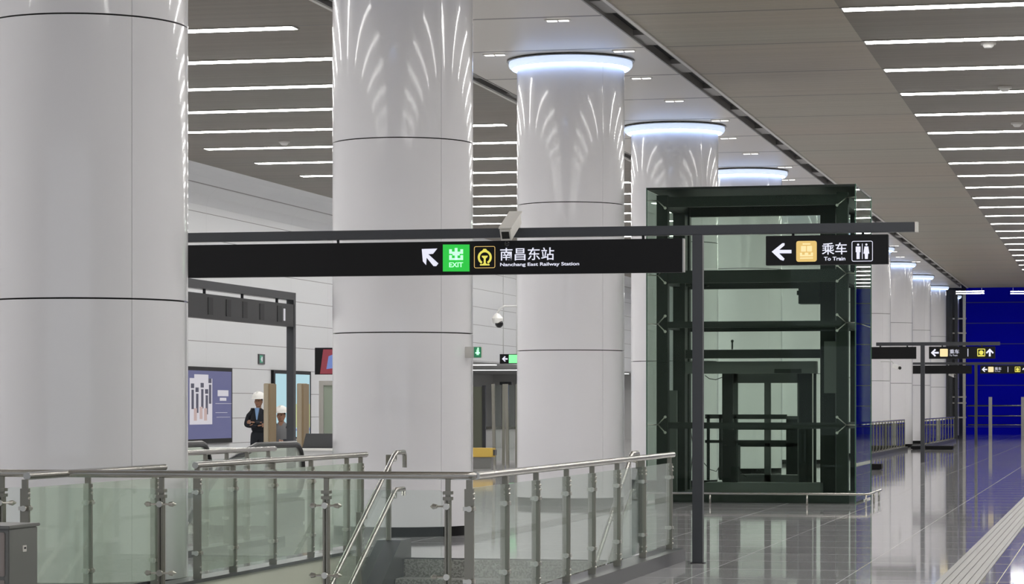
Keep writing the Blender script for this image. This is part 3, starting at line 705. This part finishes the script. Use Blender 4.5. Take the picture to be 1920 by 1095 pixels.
mb = MB(); dbox(mb, 1354, 700, 1374, 905, LY0 + 1.7, .06); dbox(mb, 1498, 700, 1530, 905, LY0 + 1.7, .06); part('car_jamb', mb, m_liftfr, E)
mb = MB(); dbox(mb, 1320, 905, 1538, 925, LY0 + .9, .6); part('car_sill', mb, m_liftmid, E)
mb = MB(); dbox(mb, 1322, 777, 1475, 785, LY0 + 1.0, .05); dbox(mb, 1322, 825, 1475, 831, LY0 + 1.0, .05)
for px in (1325, 1348, 1376): dbox(mb, px, 777, px + 5, 900, LY0 + 1.0, .05)
part('pit_guard', mb, m_liftfr, E)
mb = MB(); dbox(mb, 1355, 835, 1383, 905, LY0 + 1.2, .3); dbox(mb, 1362, 806, 1376, 835, LY0 + 1.2, .2); part('motor_unit', mb, m_liftfr, E)
mb = MB(); dbox(mb, 1523, 700, 1525, 905, LY0 + .8, .02); part('guide_wire', mb, m_bolt, E)
mb = MB()
def wire(pts, Y, r=.006): mb.tube([onY(a, b, Y) for a, b in pts], r, 6)
wire([(1322, 704), (1330, 710), (1342, 712), (1355, 707)], LY0 + 1.3); wire([(1293, 700), (1291, 780), (1300, 840), (1294, 900)], LY0 + 1.0); wire([(1320, 868), (1330, 880), (1343, 884), (1352, 870)], LY0 + 1.1); wire([(1385, 875), (1390, 888), (1400, 894)], LY0 + 1.1); wire([(1308, 720), (1300, 800), (1306, 900)], LY0 + 1.1, .01)
part('cable', mb, m_rubber, E)
mb = MB(); p = onY(1373, 655, LY0 + 1.3); mb.tube([(p.x, p.y, p.z), (p.x, p.y, p.z + .12)], .012, 8); mb.ball((p.x, p.y, p.z + .12), .022, n=10); part('level_sensor', mb, m_liftfr, E)
for px, py in ((1291, 377), (1290, 535), (1326, 535)):
    p = onY(px, py, LY0 + .8); mb = MB(); mb.tube([p + Vector((-.05, 0, .05)), p], .006, 6); mb.ball(p, .03, (1.3, 1, .8), 10); part('rear_fitting', mb, m_liftfr, E)
# low kick rail round the lift
t = thing('kick_rail', 'low steel kick rail running round the foot of the glass lift', 'rail', ((LX0 + LX1) / 2, LY0 - .35, 0))
kx0, kx1, ky = LX0 - .02, LX1 + .22, LY0 - .5
mb = MB(); mb.tube([(kx0, ky, .15), (kx1 - .05, ky, .15), (kx1, ky + .05, .15), (kx1, LY0 + 1.5, .15)], .016, 10); part('rail_tube', mb, m_steel, t)
for x in (kx0 + .1, kx0 + 1.0, kx0 + 2.35, kx1 - .03):
    mb = MB(); mb.tube([(x, ky, 0), (x, ky, .14)], .014, 8); part('rail_foot', mb, m_steel, t)
for y in (LY0 + .4, LY0 + 1.2):
    mb = MB(); mb.tube([(kx1, y, 0), (kx1, y, .14)], .014, 8); part('rail_foot', mb, m_steel, t)

# ------------------------------------------------------------------ litter bin at the lower left
t = thing('litter_bin', 'grey metal litter bin with pinkish front at the bottom left corner', 'bin', (-6.2, 13.95, 0))
bx = onY(17, 0, 13.75).x; zt = onY(17, 992, 13.75).z
mb = MB(); mb.box(bx - .62, bx, 13.75, 14.15, .03, zt, .006); part('body', mb, m_bin, t)
mb = MB(); mb.box(bx - .65, bx + .008, 13.735, 14.17, zt, zt + .018, .004); part('lid', mb, m_bin, t)
for a, b in ((.42, zt - .02), (.06, .40)):
    mb = MB(); mb.box(bx - .60, bx - .025, 13.735, 13.75, a, b, .004); part('door_panel', mb, m_binp, t)
mb = MB(); p = onX(34, 1029, bx); mb.box(bx, bx + .006, 13.93, 13.98, p.z - .02, p.z + .015); k = part('lock_plate', mb, m_camw, t)
mb = MB(); mb.box(bx + .006, bx + .010, 13.945, 13.965, p.z - .004, p.z + .006); part('keyhole', mb, m_dark, k)
for x in (bx - .58, bx - .04):
    for y in (13.79, 14.11):
        mb = MB(); mb.box(x - .02, x + .02, y - .02, y + .02, 0, .03); part('foot', mb, m_dark, t)

# ------------------------------------------------------------------ left aisle: screens, tv, booth, counter
XW = -19.0
def wscreen(name, px0, px1, z0, z1, label):
    ya, yb = onX(px0, 0, XW).y, onX(px1, 0, XW).y
    t = thing(name, label, 'screen', (XW, (ya + yb) / 2, z0))
    mb = MB(); mb.box(XW, XW + .07, ya, yb, z0, z1); part('casing', mb, m_signblk, t)
    return t, ya, yb
t, ya, yb = wscreen('wall_screen', 325, 430, .57, 2.20, 'large purple advertising screen on the left wall, beside the nearest column')
def wq(mb, a, b, c, d, l=0): mb.box(XW + .071 + .003 * l, XW + .074 + .003 * l, ya + (yb - ya) * a, ya + (yb - ya) * b, .57 + 1.63 * c, .57 + 1.63 * d)
mb = MB(); wq(mb, .02, .98, .06, .95); pn = part('panel', mb, m_screen, t)
mb = MB(); wq(mb, .22, .62, .25, .85, 1); wq(mb, .30, .55, .85, .90, 1); part('picture', mb, m_scr_w, pn)
mb = MB()
for a, c in ((.25, .45), (.33, .40), (.42, .46), (.50, .38), (.56, .52)): wq(mb, a, a + .04, c, c + .25, 2); wq(mb, a - .01, a + .045, c + .27, c + .33, 2)
part('picture_figures', mb, m_scr_d, pn)
for a, c in ((.29, .30), (.39, .32), (.47, .30)):
    mb = MB(); wq(mb, a, a + .05, c, c + .16, 3); part('picture_patch', mb, m_scr_s, pn)
mb = MB(); wq(mb, .72, .92, .62, .70, 1); wq(mb, .76, .88, .56, .60, 1); wq(mb, .68, .98, .52, .525, 1); wq(mb, .68, .90, .40, .405, 1); wq(mb, .70, .95, .34, .344, 1); part('caption_blocks', mb, m_scr_w, pn)
t, ya, yb = wscreen('wall_screen', 508, 578, .60, 2.20, 'bright cyan and yellow screen on the left wall behind the slim stand post')
mb = MB(); wq(mb, .04, .96, .04, .95); pn = part('panel', mb, m_scr_c, t)
mb = MB(); wq(mb, .45, .96, .18, .52, 1); part('picture', mb, m_scr_y, pn)
mb = MB(); wq(mb, .45, .96, .13, .16, 1); wq(mb, .35, .50, .78, .81, 1); part('picture_bars', mb, m_scr_b, pn)
y = onX(489, 0, XW).y; t = thing('wall_sign', 'tiny green sign with white figure on the left wall between two screens', 'sign', (XW, y, 2.35))
mb = MB(); mb.box(XW, XW + .03, y - .22, y + .22, 2.32, 2.55); part('plate', mb, m_curb, t)
mb = MB(); mb.box(XW + .03, XW + .034, y - .16, y + .05, 2.35, 2.52); part('panel', mb, M('sign_teal', (.03, .2, .12), .4, emit=(.03, .22, .13), es=.6), t)
mb = MB(); mb.box(XW + .034, XW + .037, y - .06, y + .02, 2.38, 2.49); mb.box(XW + .034, XW + .037, y - .1, y - .02, 2.42, 2.45); part('figure', mb, m_scr_w, t)

# television facing sideways, left of the second column
p = atz(612, 678, 46)
t = thing('television', 'black hanging television with red screen beside the second column', 'television', (p.x, p.y, p.z + .3))
fr = lambda a, b, z: atz(a, b, z)
def quadbox(mb, c, th):            # c: 4 corner points, thickness vector
    v = [mb.bm.verts.new(q) for q in c] + [mb.bm.verts.new(q + th) for q in c]
    for f in ((0, 1, 2, 3), (7, 6, 5, 4), (0, 4, 5, 1), (1, 5, 6, 2), (2, 6, 7, 3), (3, 7, 4, 0)): mb.bm.faces.new([v[i] for i in f])
    return mb
mb = MB(); q = [atz(591, 652, 46), atz(640, 652, 46), atz(640, 702, 46), atz(591, 702, 46)]; quadbox(mb, q, Vector((-.1, .3, 0))); part('casing', mb, m_signblk, t)
mb = MB(); q = [atz(606, 655, 45.97), atz(640, 655, 45.97), atz(640, 701, 45.97), atz(600, 701, 45.97)]; quadbox(mb, q, Vector((0, .02, 0))); part('panel', mb, m_scr_r, t)
mb = MB(); q = [atz(616, 668, 45.94), atz(630, 662, 45.94), atz(626, 690, 45.94), atz(612, 692, 45.94)]; quadbox(mb, q, Vector((0, .02, 0))); part('picture', mb, m_scr_b, t)
mb = MB(); pt = atz(632, 652, 46.1); mb.tube([pt, (pt.x, pt.y, CZ)], .025, 8); part('ceiling_rod', mb, m_wallp, t)

# service booth behind the second column
p0, p1 = atz(598, 860, 52), atz(690, 860, 52)
t = thing('service_booth', 'grey framed booth door beside the second column', 'booth', ((p0.x + p1.x) / 2, p0.y, 0))
zt = atz(600, 714, 52).z; yb = p0.y
mb = MB(); mb.box(p0.x, p0.x + .09, yb, yb + .1, 0, zt); mb.box(p0.x + .09, p1.x, yb, yb + .1, zt - .09, zt); mb.box(p1.x - .09, p1.x, yb, yb + .1, 0, zt - .09); part('frame', mb, M('booth_frame', (.40, .39, .36), .4), t)
mb = MB(); mb.box(p0.x + .09, p1.x - .09, yb + .03, yb + .06, 0, zt - .09); part('door_leaf', mb, M('booth_leaf', (.30, .35, .28), .3), t)

# long white counter
a = atz(352, 840, 44); b = atz(700, 840, 44)
t = thing('service_counter', 'low white counter in the left aisle in front of the people', 'counter', ((a.x + b.x) / 2, a.y, 0))
ct = a.z
mb = MB(); mb.box(a.x - 2, b.x, a.y - .0, a.y + .7, .0, ct - .04); part('body', mb, m_wallp, t)
mb = MB(); mb.box(a.x - 2.03, b.x, a.y - .03, a.y + .73, ct - .04, ct, .008); part('worktop', mb, m_hat, t)
# open laptop / monitor on it
p = atz(605, 832, 44.3)
t = thing('monitor', 'dark monitor seen from behind on the white counter', 'monitor', (p.x, a.y + .35, ct))
mb = MB(); zz = ct + .24; mb.prism([(p.x - .21, ct + .012), (p.x - .15, zz), (p.x + .35, zz), (p.x + .35, ct + .012)], a.y + .33, a.y + .36); part('display_back', mb, m_curb, t)
mb = MB(); mb.box(p.x - .2, p.x + .33, a.y + .20, a.y + .45, ct, ct + .012); part('base', mb, m_dark, t)
# beige detector posts
for i, (pxa, pxb, lab) in enumerate(((500, 513, 'beige upright post of the security gate, left one beside the man'), (562, 575, 'beige upright post of the security gate, right one behind the slim dark post'))):
    z = 49 + i * .8; pa, pb = atz(pxa, 719, z), atz(pxb, 719, z); c = (pa + pb) / 2
    t = thing('security_gate_post', lab, 'security gate', (c.x, c.y, 0))
    mb = MB(); mb.box(pa.x, pb.x - .035, c.y - .2, c.y + .2, .06, pa.z, .01); part('upright', mb, m_beige, t)
    mb = MB(); mb.box(pb.x - .035, pb.x, c.y - .18, c.y + .18, .06, pa.z - .01, .004); part('inner_panel', mb, M('beige_inner', (.26, .19, .11), .5), t)
    mb = MB(); mb.box(pa.x - .05, pb.x + .05, c.y - .24, c.y + .24, 0, .06); part('foot', mb, m_dark, t)
# escalator
def escalator():
    t = thing('escalator', 'escalator with steel sides and black handrails behind the rear glass railing', 'escalator', (-10.0, 30, 0))
    ye = onX(560, 0, -9.3).y
    for X in (-9.35, -10.5):
        pts = []
        for i in range(9):
            th = R(-90 + 180 * i / 8); pts.append((X, ye + .30 * math.cos(th), .62 + .30 * math.sin(th)))
        mb = MB(); mb.tube([(X, ye - 2.4, .32)] + pts + [(X, ye - 1.4, .92), (X, ye - 2.6, .72), (X, ye - 6.5, -1.2)], .04, 10); part('handrail', mb, m_rubber, t)
        mb = MB(); mb.prism([(ye + .24, .38), (ye + .27, .62), (ye + .2, .84), (ye, .885), (ye - 1.4, .885), (ye - 2.6, .68), (ye - 3.2, .36), (ye - 3.2, .28), (ye, .30)], X - .01, X + .01, 'X'); part('balustrade_glass', mb, m_glassg, t)
        mb = MB(); mb.box(X - .10, X + .10, ye - 3.2, ye + .1, 0, .30, .02); part('skirt_panel', mb, m_steel, t)
    mb = MB(); mb.box(-10.40, -9.45, ye - 3.0, ye + .5, 0, .012); part('landing_plate', mb, m_steel, t)
escalator()
# ------------------------------------------------------------------ people
def skin_mesh(name, verts, edges, radii, mat, parent, root=0, sub=2):
    me = bpy.data.meshes.new(name); me.from_pydata([Vector(v) for v in verts], edges, [])
    o = bpy.data.objects.new('tmp', me); COL.objects.link(o)
    md = o.modifiers.new('s', 'SKIN'); md.use_smooth_shade = True
    if not me.skin_vertices: me.skin_vertices.new()
    for i, r in enumerate(radii):
        rr_ = r if isinstance(r, tuple) else (r, r); me.skin_vertices[0].data[i].radius = rr_
    me.skin_vertices[0].data[root].use_root = True
    s = o.modifiers.new('u', 'SUBSURF'); s.levels = sub
    dg = bpy.context.evaluated_depsgraph_get(); m2 = bpy.data.meshes.new_from_object(o.evaluated_get(dg)); bpy.data.objects.remove(o)
    m2.transform(Matrix.Translation(-WL[parent.name])); m2.name = name; m2.materials.clear(); m2.materials.append(mat)
    for p in m2.polygons: p.use_smooth = True
    q = bpy.data.objects.new(name, m2); COL.objects.link(q); q.parent = parent; WL[q.name] = WL[parent.name]; return q
def head(t, c, s=1.0, hat=True, glassesless=True):
    mb = MB(); mb.ball(c, .098 * s, (.80, .95, 1.18), 24)
    mb.ball(c + Vector((0, -.02, -.07)) * s, .062 * s, (.92, 1, .85), 16)                     # jaw
    mb.tube([c + Vector((0, -.085, .02)) * s, c + Vector((0, -.112, -.022)) * s], [.010 * s, .017 * s], 8)   # nose
    mb.tube([c + Vector((0, .012, -.19)) * s, c + Vector((0, .005, -.06)) * s], .052 * s, 14)
    for k in (-1, 1): mb.ball(c + Vector((.080 * k, .005, -.005)) * s, .028 * s, (.35, .7, 1.1), 10)
    h = part('head', mb, m_skin, t)
    mb = MB()
    for k in (-1, 1): mb.ball(c + Vector((.032 * k, -.083, .012)) * s, .011 * s, (1.3, .6, .7), 10)
    part('eyes', mb, m_dark, h)
    mb = MB(); mb.box(c.x - .026, c.x + .026, c.y - .098 * s, c.y - .07, c.z - .066 * s, c.z - .058 * s); part('mouth', mb, M('lips', (.25, .09, .07), .5), h)
    mb = MB(); mb.ball(c + Vector((0, .022, .022)) * s, .098 * s, (.86, .88, 1.05), 18); part('hair', mb, m_hair, h)
    if hat:
        hc = c + Vector((0, 0, .062)) * s
        mb = MB(); mb.lathe(hc, [(.125, -.0), (.128, .02), (.118, .065), (.092, .105), (.05, .128), (0, .135)], n=28)
        mb.lathe(hc, [(.120, .004), (.145, -.006), (.147, .0), (.125, .012)], n=28, closed=True)
        mb.prism([(hc.x - .085, hc.y - .11), (hc.x + .085, hc.y - .11), (hc.x + .055, hc.y - .185), (hc.x - .055, hc.y - .185)], hc.z - .010, hc.z + .002, 'Z')
        mb.box(hc.x - .014, hc.x + .014, hc.y - .10, hc.y + .10, hc.z + .09, hc.z + .14, .006)
        part('hard_hat', mb, m_hat, t, label='white hard hat')
def hand(mb_parent, c, d, s=1.0, side=1):
    """palm + five fingers, c wrist, d pointing direction"""
    d = Vector(d).normalized(); lat = d.cross(Vector((0, 1, 0))).normalized()
    verts = [c, c + d * .05, c + d * .09]; edges = [(0, 1), (1, 2)]; rad = [(.022, .016), (.036, .017), (.036, .014)]
    o = skin_mesh('hand', verts, edges, rad, m_skin, mb_parent, 0, 1)
    mb = MB()
    for k, ln in enumerate((.062, .072, .068, .052)):
        b = c + d * .09 + lat * (.027 - .018 * k); mb.tube([b, b + d * ln * .5 + Vector((0, -.006, 0)), b + d * ln * .95 + Vector((0, .008, -.006))], [.009, .0085, .006], 8)
    b = c + d * .035 + lat * .036; mb.tube([b, b + d * .03 + lat * .022, b + d * .058 + lat * .024], [.011, .010, .007], 8)
    part('fingers', mb, m_skin, o)
# standing man with folded arms, white helmet, dark jacket
def man(loc, H, label):
    t = thing('person', label, 'person', loc); B = Vector(loc); s = H / 1.72
    P = lambda x, y, z: B + Vector((x, y, z)) * s
    # trousers
    skin_mesh('trousers', [P(0, 0, .93), P(.09, 0, .86), P(.10, -.01, .50), P(.105, .01, .10), P(-.09, 0, .86), P(-.10, -.01, .50), P(-.105, .01, .10), P(0, 0, 1.02)],
              [(0, 1), (1, 2), (2, 3), (0, 4), (4, 5), (5, 6), (0, 7)], [(.13, .10), .095, .070, .055, .095, .070, .055, (.14, .10)], m_navy, t)
    for k in (-1, 1):
        mb = MB(); mb.ball(P(.105 * k, -.05, .045), .07, (.75, 1.9, .62), 14)
        for v in mb.bm.verts: v.co.z = max(v.co.z, B.z)
        part('shoe', mb, m_rubber, t)
    skin_mesh('torso', [P(0, 0, .92), P(0, .0, 1.08), P(0, .0, 1.28), P(0, .005, 1.40), P(0, .005, 1.48)], [(0, 1), (1, 2), (2, 3), (3, 4)],
              [(.150, .11), (.160, .12), (.190, .125), (.13, .09), (.055, .05)], m_navy, t, 0)
    for k in (-1, 1):
        sh = P(.175 * k, .01, 1.37); el = P(.265 * k, -.03, 1.11); wr = P(-.03 * k, -.165, 1.13 + .035 * k)
        skin_mesh('sleeve', [P(.12 * k, .0, 1.39), sh, P(.235 * k, 0, 1.24), el, P(.15 * k, -.12, 1.115 + .02 * k), wr], [(0, 1), (1, 2), (2, 3), (3, 4), (4, 5)], [.06, .068, .058, .052, .045, .038], m_navy, t, 1)
        hand(t, wr, (-k, -.05, .10), s)
    mb = MB(); mb.prism([(P(-.045, 0, 0).x, P(0, 0, 1.47).z), (P(.045, 0, 0).x, P(0, 0, 1.47).z), (P(.012, 0, 0).x, P(0, 0, 1.22).z), (P(-.012, 0, 0).x, P(0, 0, 1.22).z)], P(0, -.128, 0).y, P(0, -.08, 0).y); part('shirt_front', mb, m_shirt, t, label='light blue shirt front')
    head(t, P(0, -.01, 1.60), s)
    return t
pm = atz(485, 780, 50.5)
man((pm.x, pm.y, 0), 1.56, 'person in dark jacket, blue shirt and white hard hat standing with folded arms')
# second person, seated, grey clothing and white helmet
def seated(loc, label):
    t = thing('person', label, 'person', loc); B = Vector(loc); P = lambda x, y, z: B + Vector((x, y, z))
    skin_mesh('trousers', [P(0, .05, .50), P(.09, .0, .50), P(.11, -.40, .48), P(.11, -.40, .10), P(-.09, .0, .50), P(-.11, -.40, .48), P(-.11, -.40, .10), P(0, .06, .60)],
              [(0, 1), (1, 2), (2, 3), (0, 4), (4, 5), (5, 6), (0, 7)], [(.13, .1), .09, .072, .052, .09, .072, .052, (.14, .1)], m_navy, t)
    for k in (-1, 1):
        mb = MB(); mb.ball(P(.11 * k, -.46, .045), .07, (.75, 1.8, .62), 12)
        for v in mb.bm.verts: v.co.z = max(v.co.z, B.z)
        part('shoe', mb, m_rubber, t)
    skin_mesh('torso', [P(0, .06, .52), P(0, .05, .70), P(0, .03, .90), P(0, .01, 1.01), P(0, 0, 1.08)], [(0, 1), (1, 2), (2, 3), (3, 4)], [(.15, .11), (.15, .11), (.17, .115), (.12, .085), (.055, .05)], m_greyc, t)
    for k in (-1, 1):
        wr = P(.13 * k, -.34, .70)
        skin_mesh('sleeve', [P(.12 * k, .02, 1.0), P(.18 * k, .02, .98), P(.22 * k, -.01, .84), P(.23 * k, -.05, .72), P(.18 * k, -.2, .69), wr], [(0, 1), (1, 2), (2, 3), (3, 4), (4, 5)], [.06, .066, .056, .05, .045, .036], m_navy, t, 1)
        hand(t, wr, (-.2 * k, -1, -.05))
    head(t, P(0, -.03, 1.18), 1)
    return t
ps = atz(528, 790, 51.6)
t = thing('stool', 'dark low stool behind the counter, under the seated person', 'stool', (ps.x, ps.y + .06, 0))
mb = MB(); mb.lathe((ps.x, ps.y + .06, .36), [(0, .0), (.18, 0), (.19, .03), (.18, .06), (0, .06)], n=24); part('seat', mb, m_dark, t)
for k in range(4):
    a_ = R(45 + 90 * k); mb = MB(); mb.tube([(ps.x + .12 * math.cos(a_), ps.y + .06 + .12 * math.sin(a_), .36), (ps.x + .19 * math.cos(a_), ps.y + .06 + .19 * math.sin(a_), 0)], .013, 8); part('leg', mb, m_steel, t)
seated((ps.x, ps.y, 0), 'person in grey with white hard hat sitting between the beige gate posts')

# ------------------------------------------------------------------ between the second and third columns
p = atz(936, 604, 70)
t = thing('dome_camera', 'white dome camera with black lens on an arm from the wall side', 'security camera', (p.x, p.y, p.z))
mb = MB(); mb.ball(p + Vector((0, 0, -.04)), .11, n=14); part('lens_dome', mb, m_lens, t)
mb = MB(); mb.lathe((p.x - .05, p.y, p.z), [(.0, .24), (.06, .22), (.15, .10), (.12, -.02), (.11, -.03)], n=20); part('housing', mb, m_hat, t)
mb = MB(); q1 = atz(939, 578, 70); q2 = atz(1000, 573, 70); mb.tube([p + Vector((-.05, 0, .24)), q1, q1 + Vector((.1, 0, .05)), q2, (q2.x, q2.y, CZ)], .03, 8); part('arm', mb, m_wallp, t)
# exit box on the second column
p = onY(895, 660, 27.3)
t = thing('exit_box', 'small green running-man exit box on the right flank of the second column', 'exit sign', (CX + CR, 27.4, p.z))
x1 = onY(902, 0, 27.35).x; za, zb = onY(895, 650, 27.35).z, onY(895, 671, 27.35).z
mb = MB(); mb.box(CX + CR - .06, x1, 27.35, 27.42, zb, za, .004); part('casing', mb, m_camw, t)
mb = MB(); mb.box(x1 - .075, x1 + .003, 27.34, 27.35, zb + .004, za - .004); part('panel', mb, M('exit_dark_green', (.02, .15, .07), .4, emit=(.02, .16, .08), es=.6), t)
mb = MB(); mb.box(x1 - .045, x1 - .02, 27.334, 27.34, zb + .03, za - .03); mb.box(x1 - .06, x1 - .01, 27.334, 27.34, zb + .045, zb + .06); mb.ball((x1 - .03, 27.337, za - .02), .010, n=8); part('running_figure', mb, m_mint_e, t)
# hanging arrow + green sign
z = 80; a, b = atz(937, 664, z), atz(976, 682, z)
t = thing('exit_sign', 'black and green exit sign with white left arrow, between second and third columns', 'exit sign', ((a.x + b.x) / 2, a.y, b.z))
mb = MB(); mb.box(a.x, b.x, a.y, a.y + .1, b.z, a.z); part('casing', mb, m_signblk, t)
g0 = atz(955, 665, z); mb = MB(); mb.box(g0.x, b.x - .02, a.y - .01, a.y, b.z + .02, a.z - .02); part('green_panel', mb, M('exit_bright', (.2, .8, .3), .4, emit=(.20, .80, .30), es=.9), t)
c = atz(947, 673, z); h = .085; mb = MB(); mb.prism([(c.x - h, c.z), (c.x, c.z + h), (c.x + .03, c.z + .06), (c.x - .02, c.z + .022), (c.x + h, c.z + .022), (c.x + h, c.z - .022), (c.x - .02, c.z - .022), (c.x + .03, c.z - .06), (c.x, c.z - h)], a.y - .01, a.y); part('arrow_mark', mb, m_white_e, t)
mb = MB()
for x in (a.x + .1, b.x - .1): mb.tube([(x, a.y + .05, a.z), (x, a.y + .05, CZ)], .012, 6)
part('hanger', mb, m_wallp, t)
# screens / doors in the recess
def post_pair():
    z = 62
    for px, lab in ((932, 'tall steel-edged glass gate panel, left of the two by the yellow box'), (957, 'tall steel-edged glass gate panel, right of the two by the yellow box')):
        a, b = atz(px - 5, 720, z), atz(px + 3, 720, z)
        t = thing('glass_gate_panel', lab, 'gate', ((a.x + b.x) / 2, a.y, 0))
        mb = MB(); mb.bar((a.x, a.y, 0), (a.x - .03, a.y, a.z), .07); mb.bar((b.x + .05, a.y + .3, 0), (b.x + .06, a.y + .3, a.z), .06); part('upright', mb, m_postst, t)
        mb = MB(); mb.box(a.x - .02, b.x + .05, a.y, a.y + .02, .1, a.z - .03); part('glass_panel', mb, m_glass, t)
post_pair()
a, b = atz(893, 840, 58), atz(925, 857, 58)
t = thing('yellow_case', 'bright yellow case on a low grey plinth beside the second column', 'case', ((a.x + b.x) / 2, a.y, 0))
mb = MB(); mb.box(a.x - .2, b.x, a.y, a.y + .3, b.z, a.z, .01); part('case_body', mb, m_yellow, t)
mb = MB(); mb.box(a.x - .1, b.x - .04, a.y + .04, a.y + .26, 0, b.z); part('plinth', mb, m_bin, t)
mb = MB(); mb.box(b.x - .0, b.x + .04, a.y + .05, a.y + .25, b.z + .04, a.z - .04); part('end_cap', mb, m_curb, t)
a, b = atz(943, 716, 90), atz(954, 900, 90)
t = thing('roller_banner', 'tall dark blue panel seen behind the glass gate, between the columns', 'banner', ((a.x + b.x) / 2, a.y, 0))
mb = MB(); mb.box(a.x, b.x, a.y, a.y + .05, .03, a.z - .1); part('banner_cloth', mb, m_bluep, t)
mb = MB(); mb.box(a.x - .1, b.x + .1, a.y - .05, a.y + .1, a.z - .1, a.z); part('top_bar', mb, m_dark, t); mb = MB(); mb.box(a.x - .1, b.x + .1, a.y - .1, a.y + .15, 0, .03); part('base', mb, m_dark, t)
a, b = atz(893, 725, 84), atz(905, 900, 84)
t = thing('glass_door', 'olive framed door leaf just right of the second column', 'door', (b.x, a.y, 0))
mb = MB(); mb.box(a.x - .6, b.x, a.y, a.y + .06, 0, a.z); part('leaf', mb, M('olive_leaf', (.19, .20, .15), .5), t)
mb = MB(); mb.box(b.x, b.x + .1, a.y - .02, a.y + .08, 0, a.z + .04); part('jamb', mb, m_curb, t)
a, b = atz(903, 800, 88), atz(975, 835, 88)
t = thing('ticket_counter', 'pale counter with steel top in the recess between second and third columns', 'counter', ((a.x + b.x) / 2, a.y, 0))
mb = MB(); mb.box(a.x, b.x, a.y, a.y + .6, 0, a.z - .08); part('body', mb, m_wallp, t)
mb = MB(); mb.box(a.x, b.x, a.y - .05, a.y + .65, a.z - .08, a.z); part('worktop', mb, m_steel, t)
# slim white pier between third column and lift
a, b = atz(1183, 700, 48), atz(1206, 700, 48)

# ------------------------------------------------------------------ far end
rp = [70 + 1.0 * i for i in range(15)]
rail_Y('distant glass railing right of the glass lift, along the far columns', XL, 70, 84, rp, m_glassf, z0=.1, lod=1)
rp = [84 + 1.3 * i for i in range(14)]
rail_Y('farthest thin glass railing before the dark passage', -6.2, 88, 105, [88 + 1.7 * i for i in range(11)], m_glassf, z0=.1, lod=1)
a, b = atz(1708, 836, 84), atz(1788, 843, 84)
t = thing('floor_plinth', 'low black slab lying on the floor behind the middle-distance sign post', 'plinth', ((a.x + b.x) / 2, a.y, 0))
mb = MB(); mb.box(a.x, b.x, a.y, a.y + .5, .02, a.z, .006); part('slab', mb, m_skirt, t); mb = MB(); mb.box(a.x + .04, b.x - .04, a.y + .03, a.y + .47, 0, .02); part('base', mb, m_dark, t)
a, b = atz(1634, 870, 57), atz(1653, 881, 57)
t = thing('floor_plinth', 'small black block on the floor at the right edge of the glass lift', 'plinth', ((a.x + b.x) / 2, a.y, 0))
mb = MB(); mb.box(a.x - .3, b.x, a.y, a.y + .4, .02, a.z, .006); part('slab', mb, m_skirt, t); mb = MB(); mb.box(a.x - .26, b.x - .03, a.y + .03, a.y + .37, 0, .02); part('base', mb, m_dark, t)
# fence before the blue wall
yf = 126
t = thing('barrier_fence', 'steel barrier with pale posts in front of the blue wall', 'fence', (onY(1880, 0, yf).x, yf, 0))
for px in (1857, 1918, 1980, 2042):
    x = onY(px, 0, yf).x; mb = MB(); mb.box(x - .08, x + .08, yf - .05, yf + .05, 0, 1.8); part('post', mb, M('fence_post', (.85, .82, .76), .4) if px == 1857 else bpy.data.materials['fence_post'], t)
x0, x1 = onY(1815, 0, yf).x, onY(2042, 0, yf).x
for z in (.92, .5, 1.4):
    mb = MB(); mb.tube([(x0, yf, z), (x1, yf, z)], .03, 8); part('rail_bar', mb, m_steel, t)
# dark portal frame
yq = 112
t = thing('portal_frame', 'dark steel scaffold frame beside the blue wall at the far end', 'frame', (onY(1795, 0, yq).x, yq, 0))
for px in (1783, 1793, 1808):
    x = onY(px, 0, yq).x; mb = MB(); mb.box(x - .06, x + .06, yq - .06, yq + .06, 0, 6.0); part('upright', mb, m_frame if px < 1800 else m_steel, t)
xa, xb = onY(1780, 0, yq).x, onY(1812, 0, yq).x
for z in (5.0, 4.4, 1.75, 1.5, .9):
    mb = MB(); mb.box(xa, xb, yq - .03, yq + .03, z - .03, z + .03); part('rung', mb, m_steel, t)
mb = MB(); x = onY(1783, 0, yq).x; mb.box(x - .35, x + .2, yq + .1, yq + .2, 0, 6.2); part('side_panel', mb, m_curb, t)
# far cameras hanging
for px, py, z, lab in ((1682, 687, 80, 'tiny white bullet camera on the flank of a far column'), (1786, 702, 95, 'tiny white camera hanging below the farthest sign beam')):
    p = atz(px, py, z); t = thing('security_camera', lab, 'security camera', (p.x, p.y, p.z))
    mb = MB(); mb.bar(p + Vector((-.1, .1, .02)), p + Vector((.08, -.1, -.05)), .11); part('housing', mb, m_hat, t)
    mb = MB(); mb.ball(p + Vector((.09, -.11, -.05)), .05, n=8); part('lens', mb, m_lens, t)
    mb = MB(); mb.tube([p + Vector((-.1, .1, .05)), (p.x - .15, p.y + .1, p.z + .15), (p.x - (.5 if z == 80 else .15), p.y + .1, p.z + (.15 if z == 80 else .4))], .02, 6); part('bracket', mb, m_wallp, t)
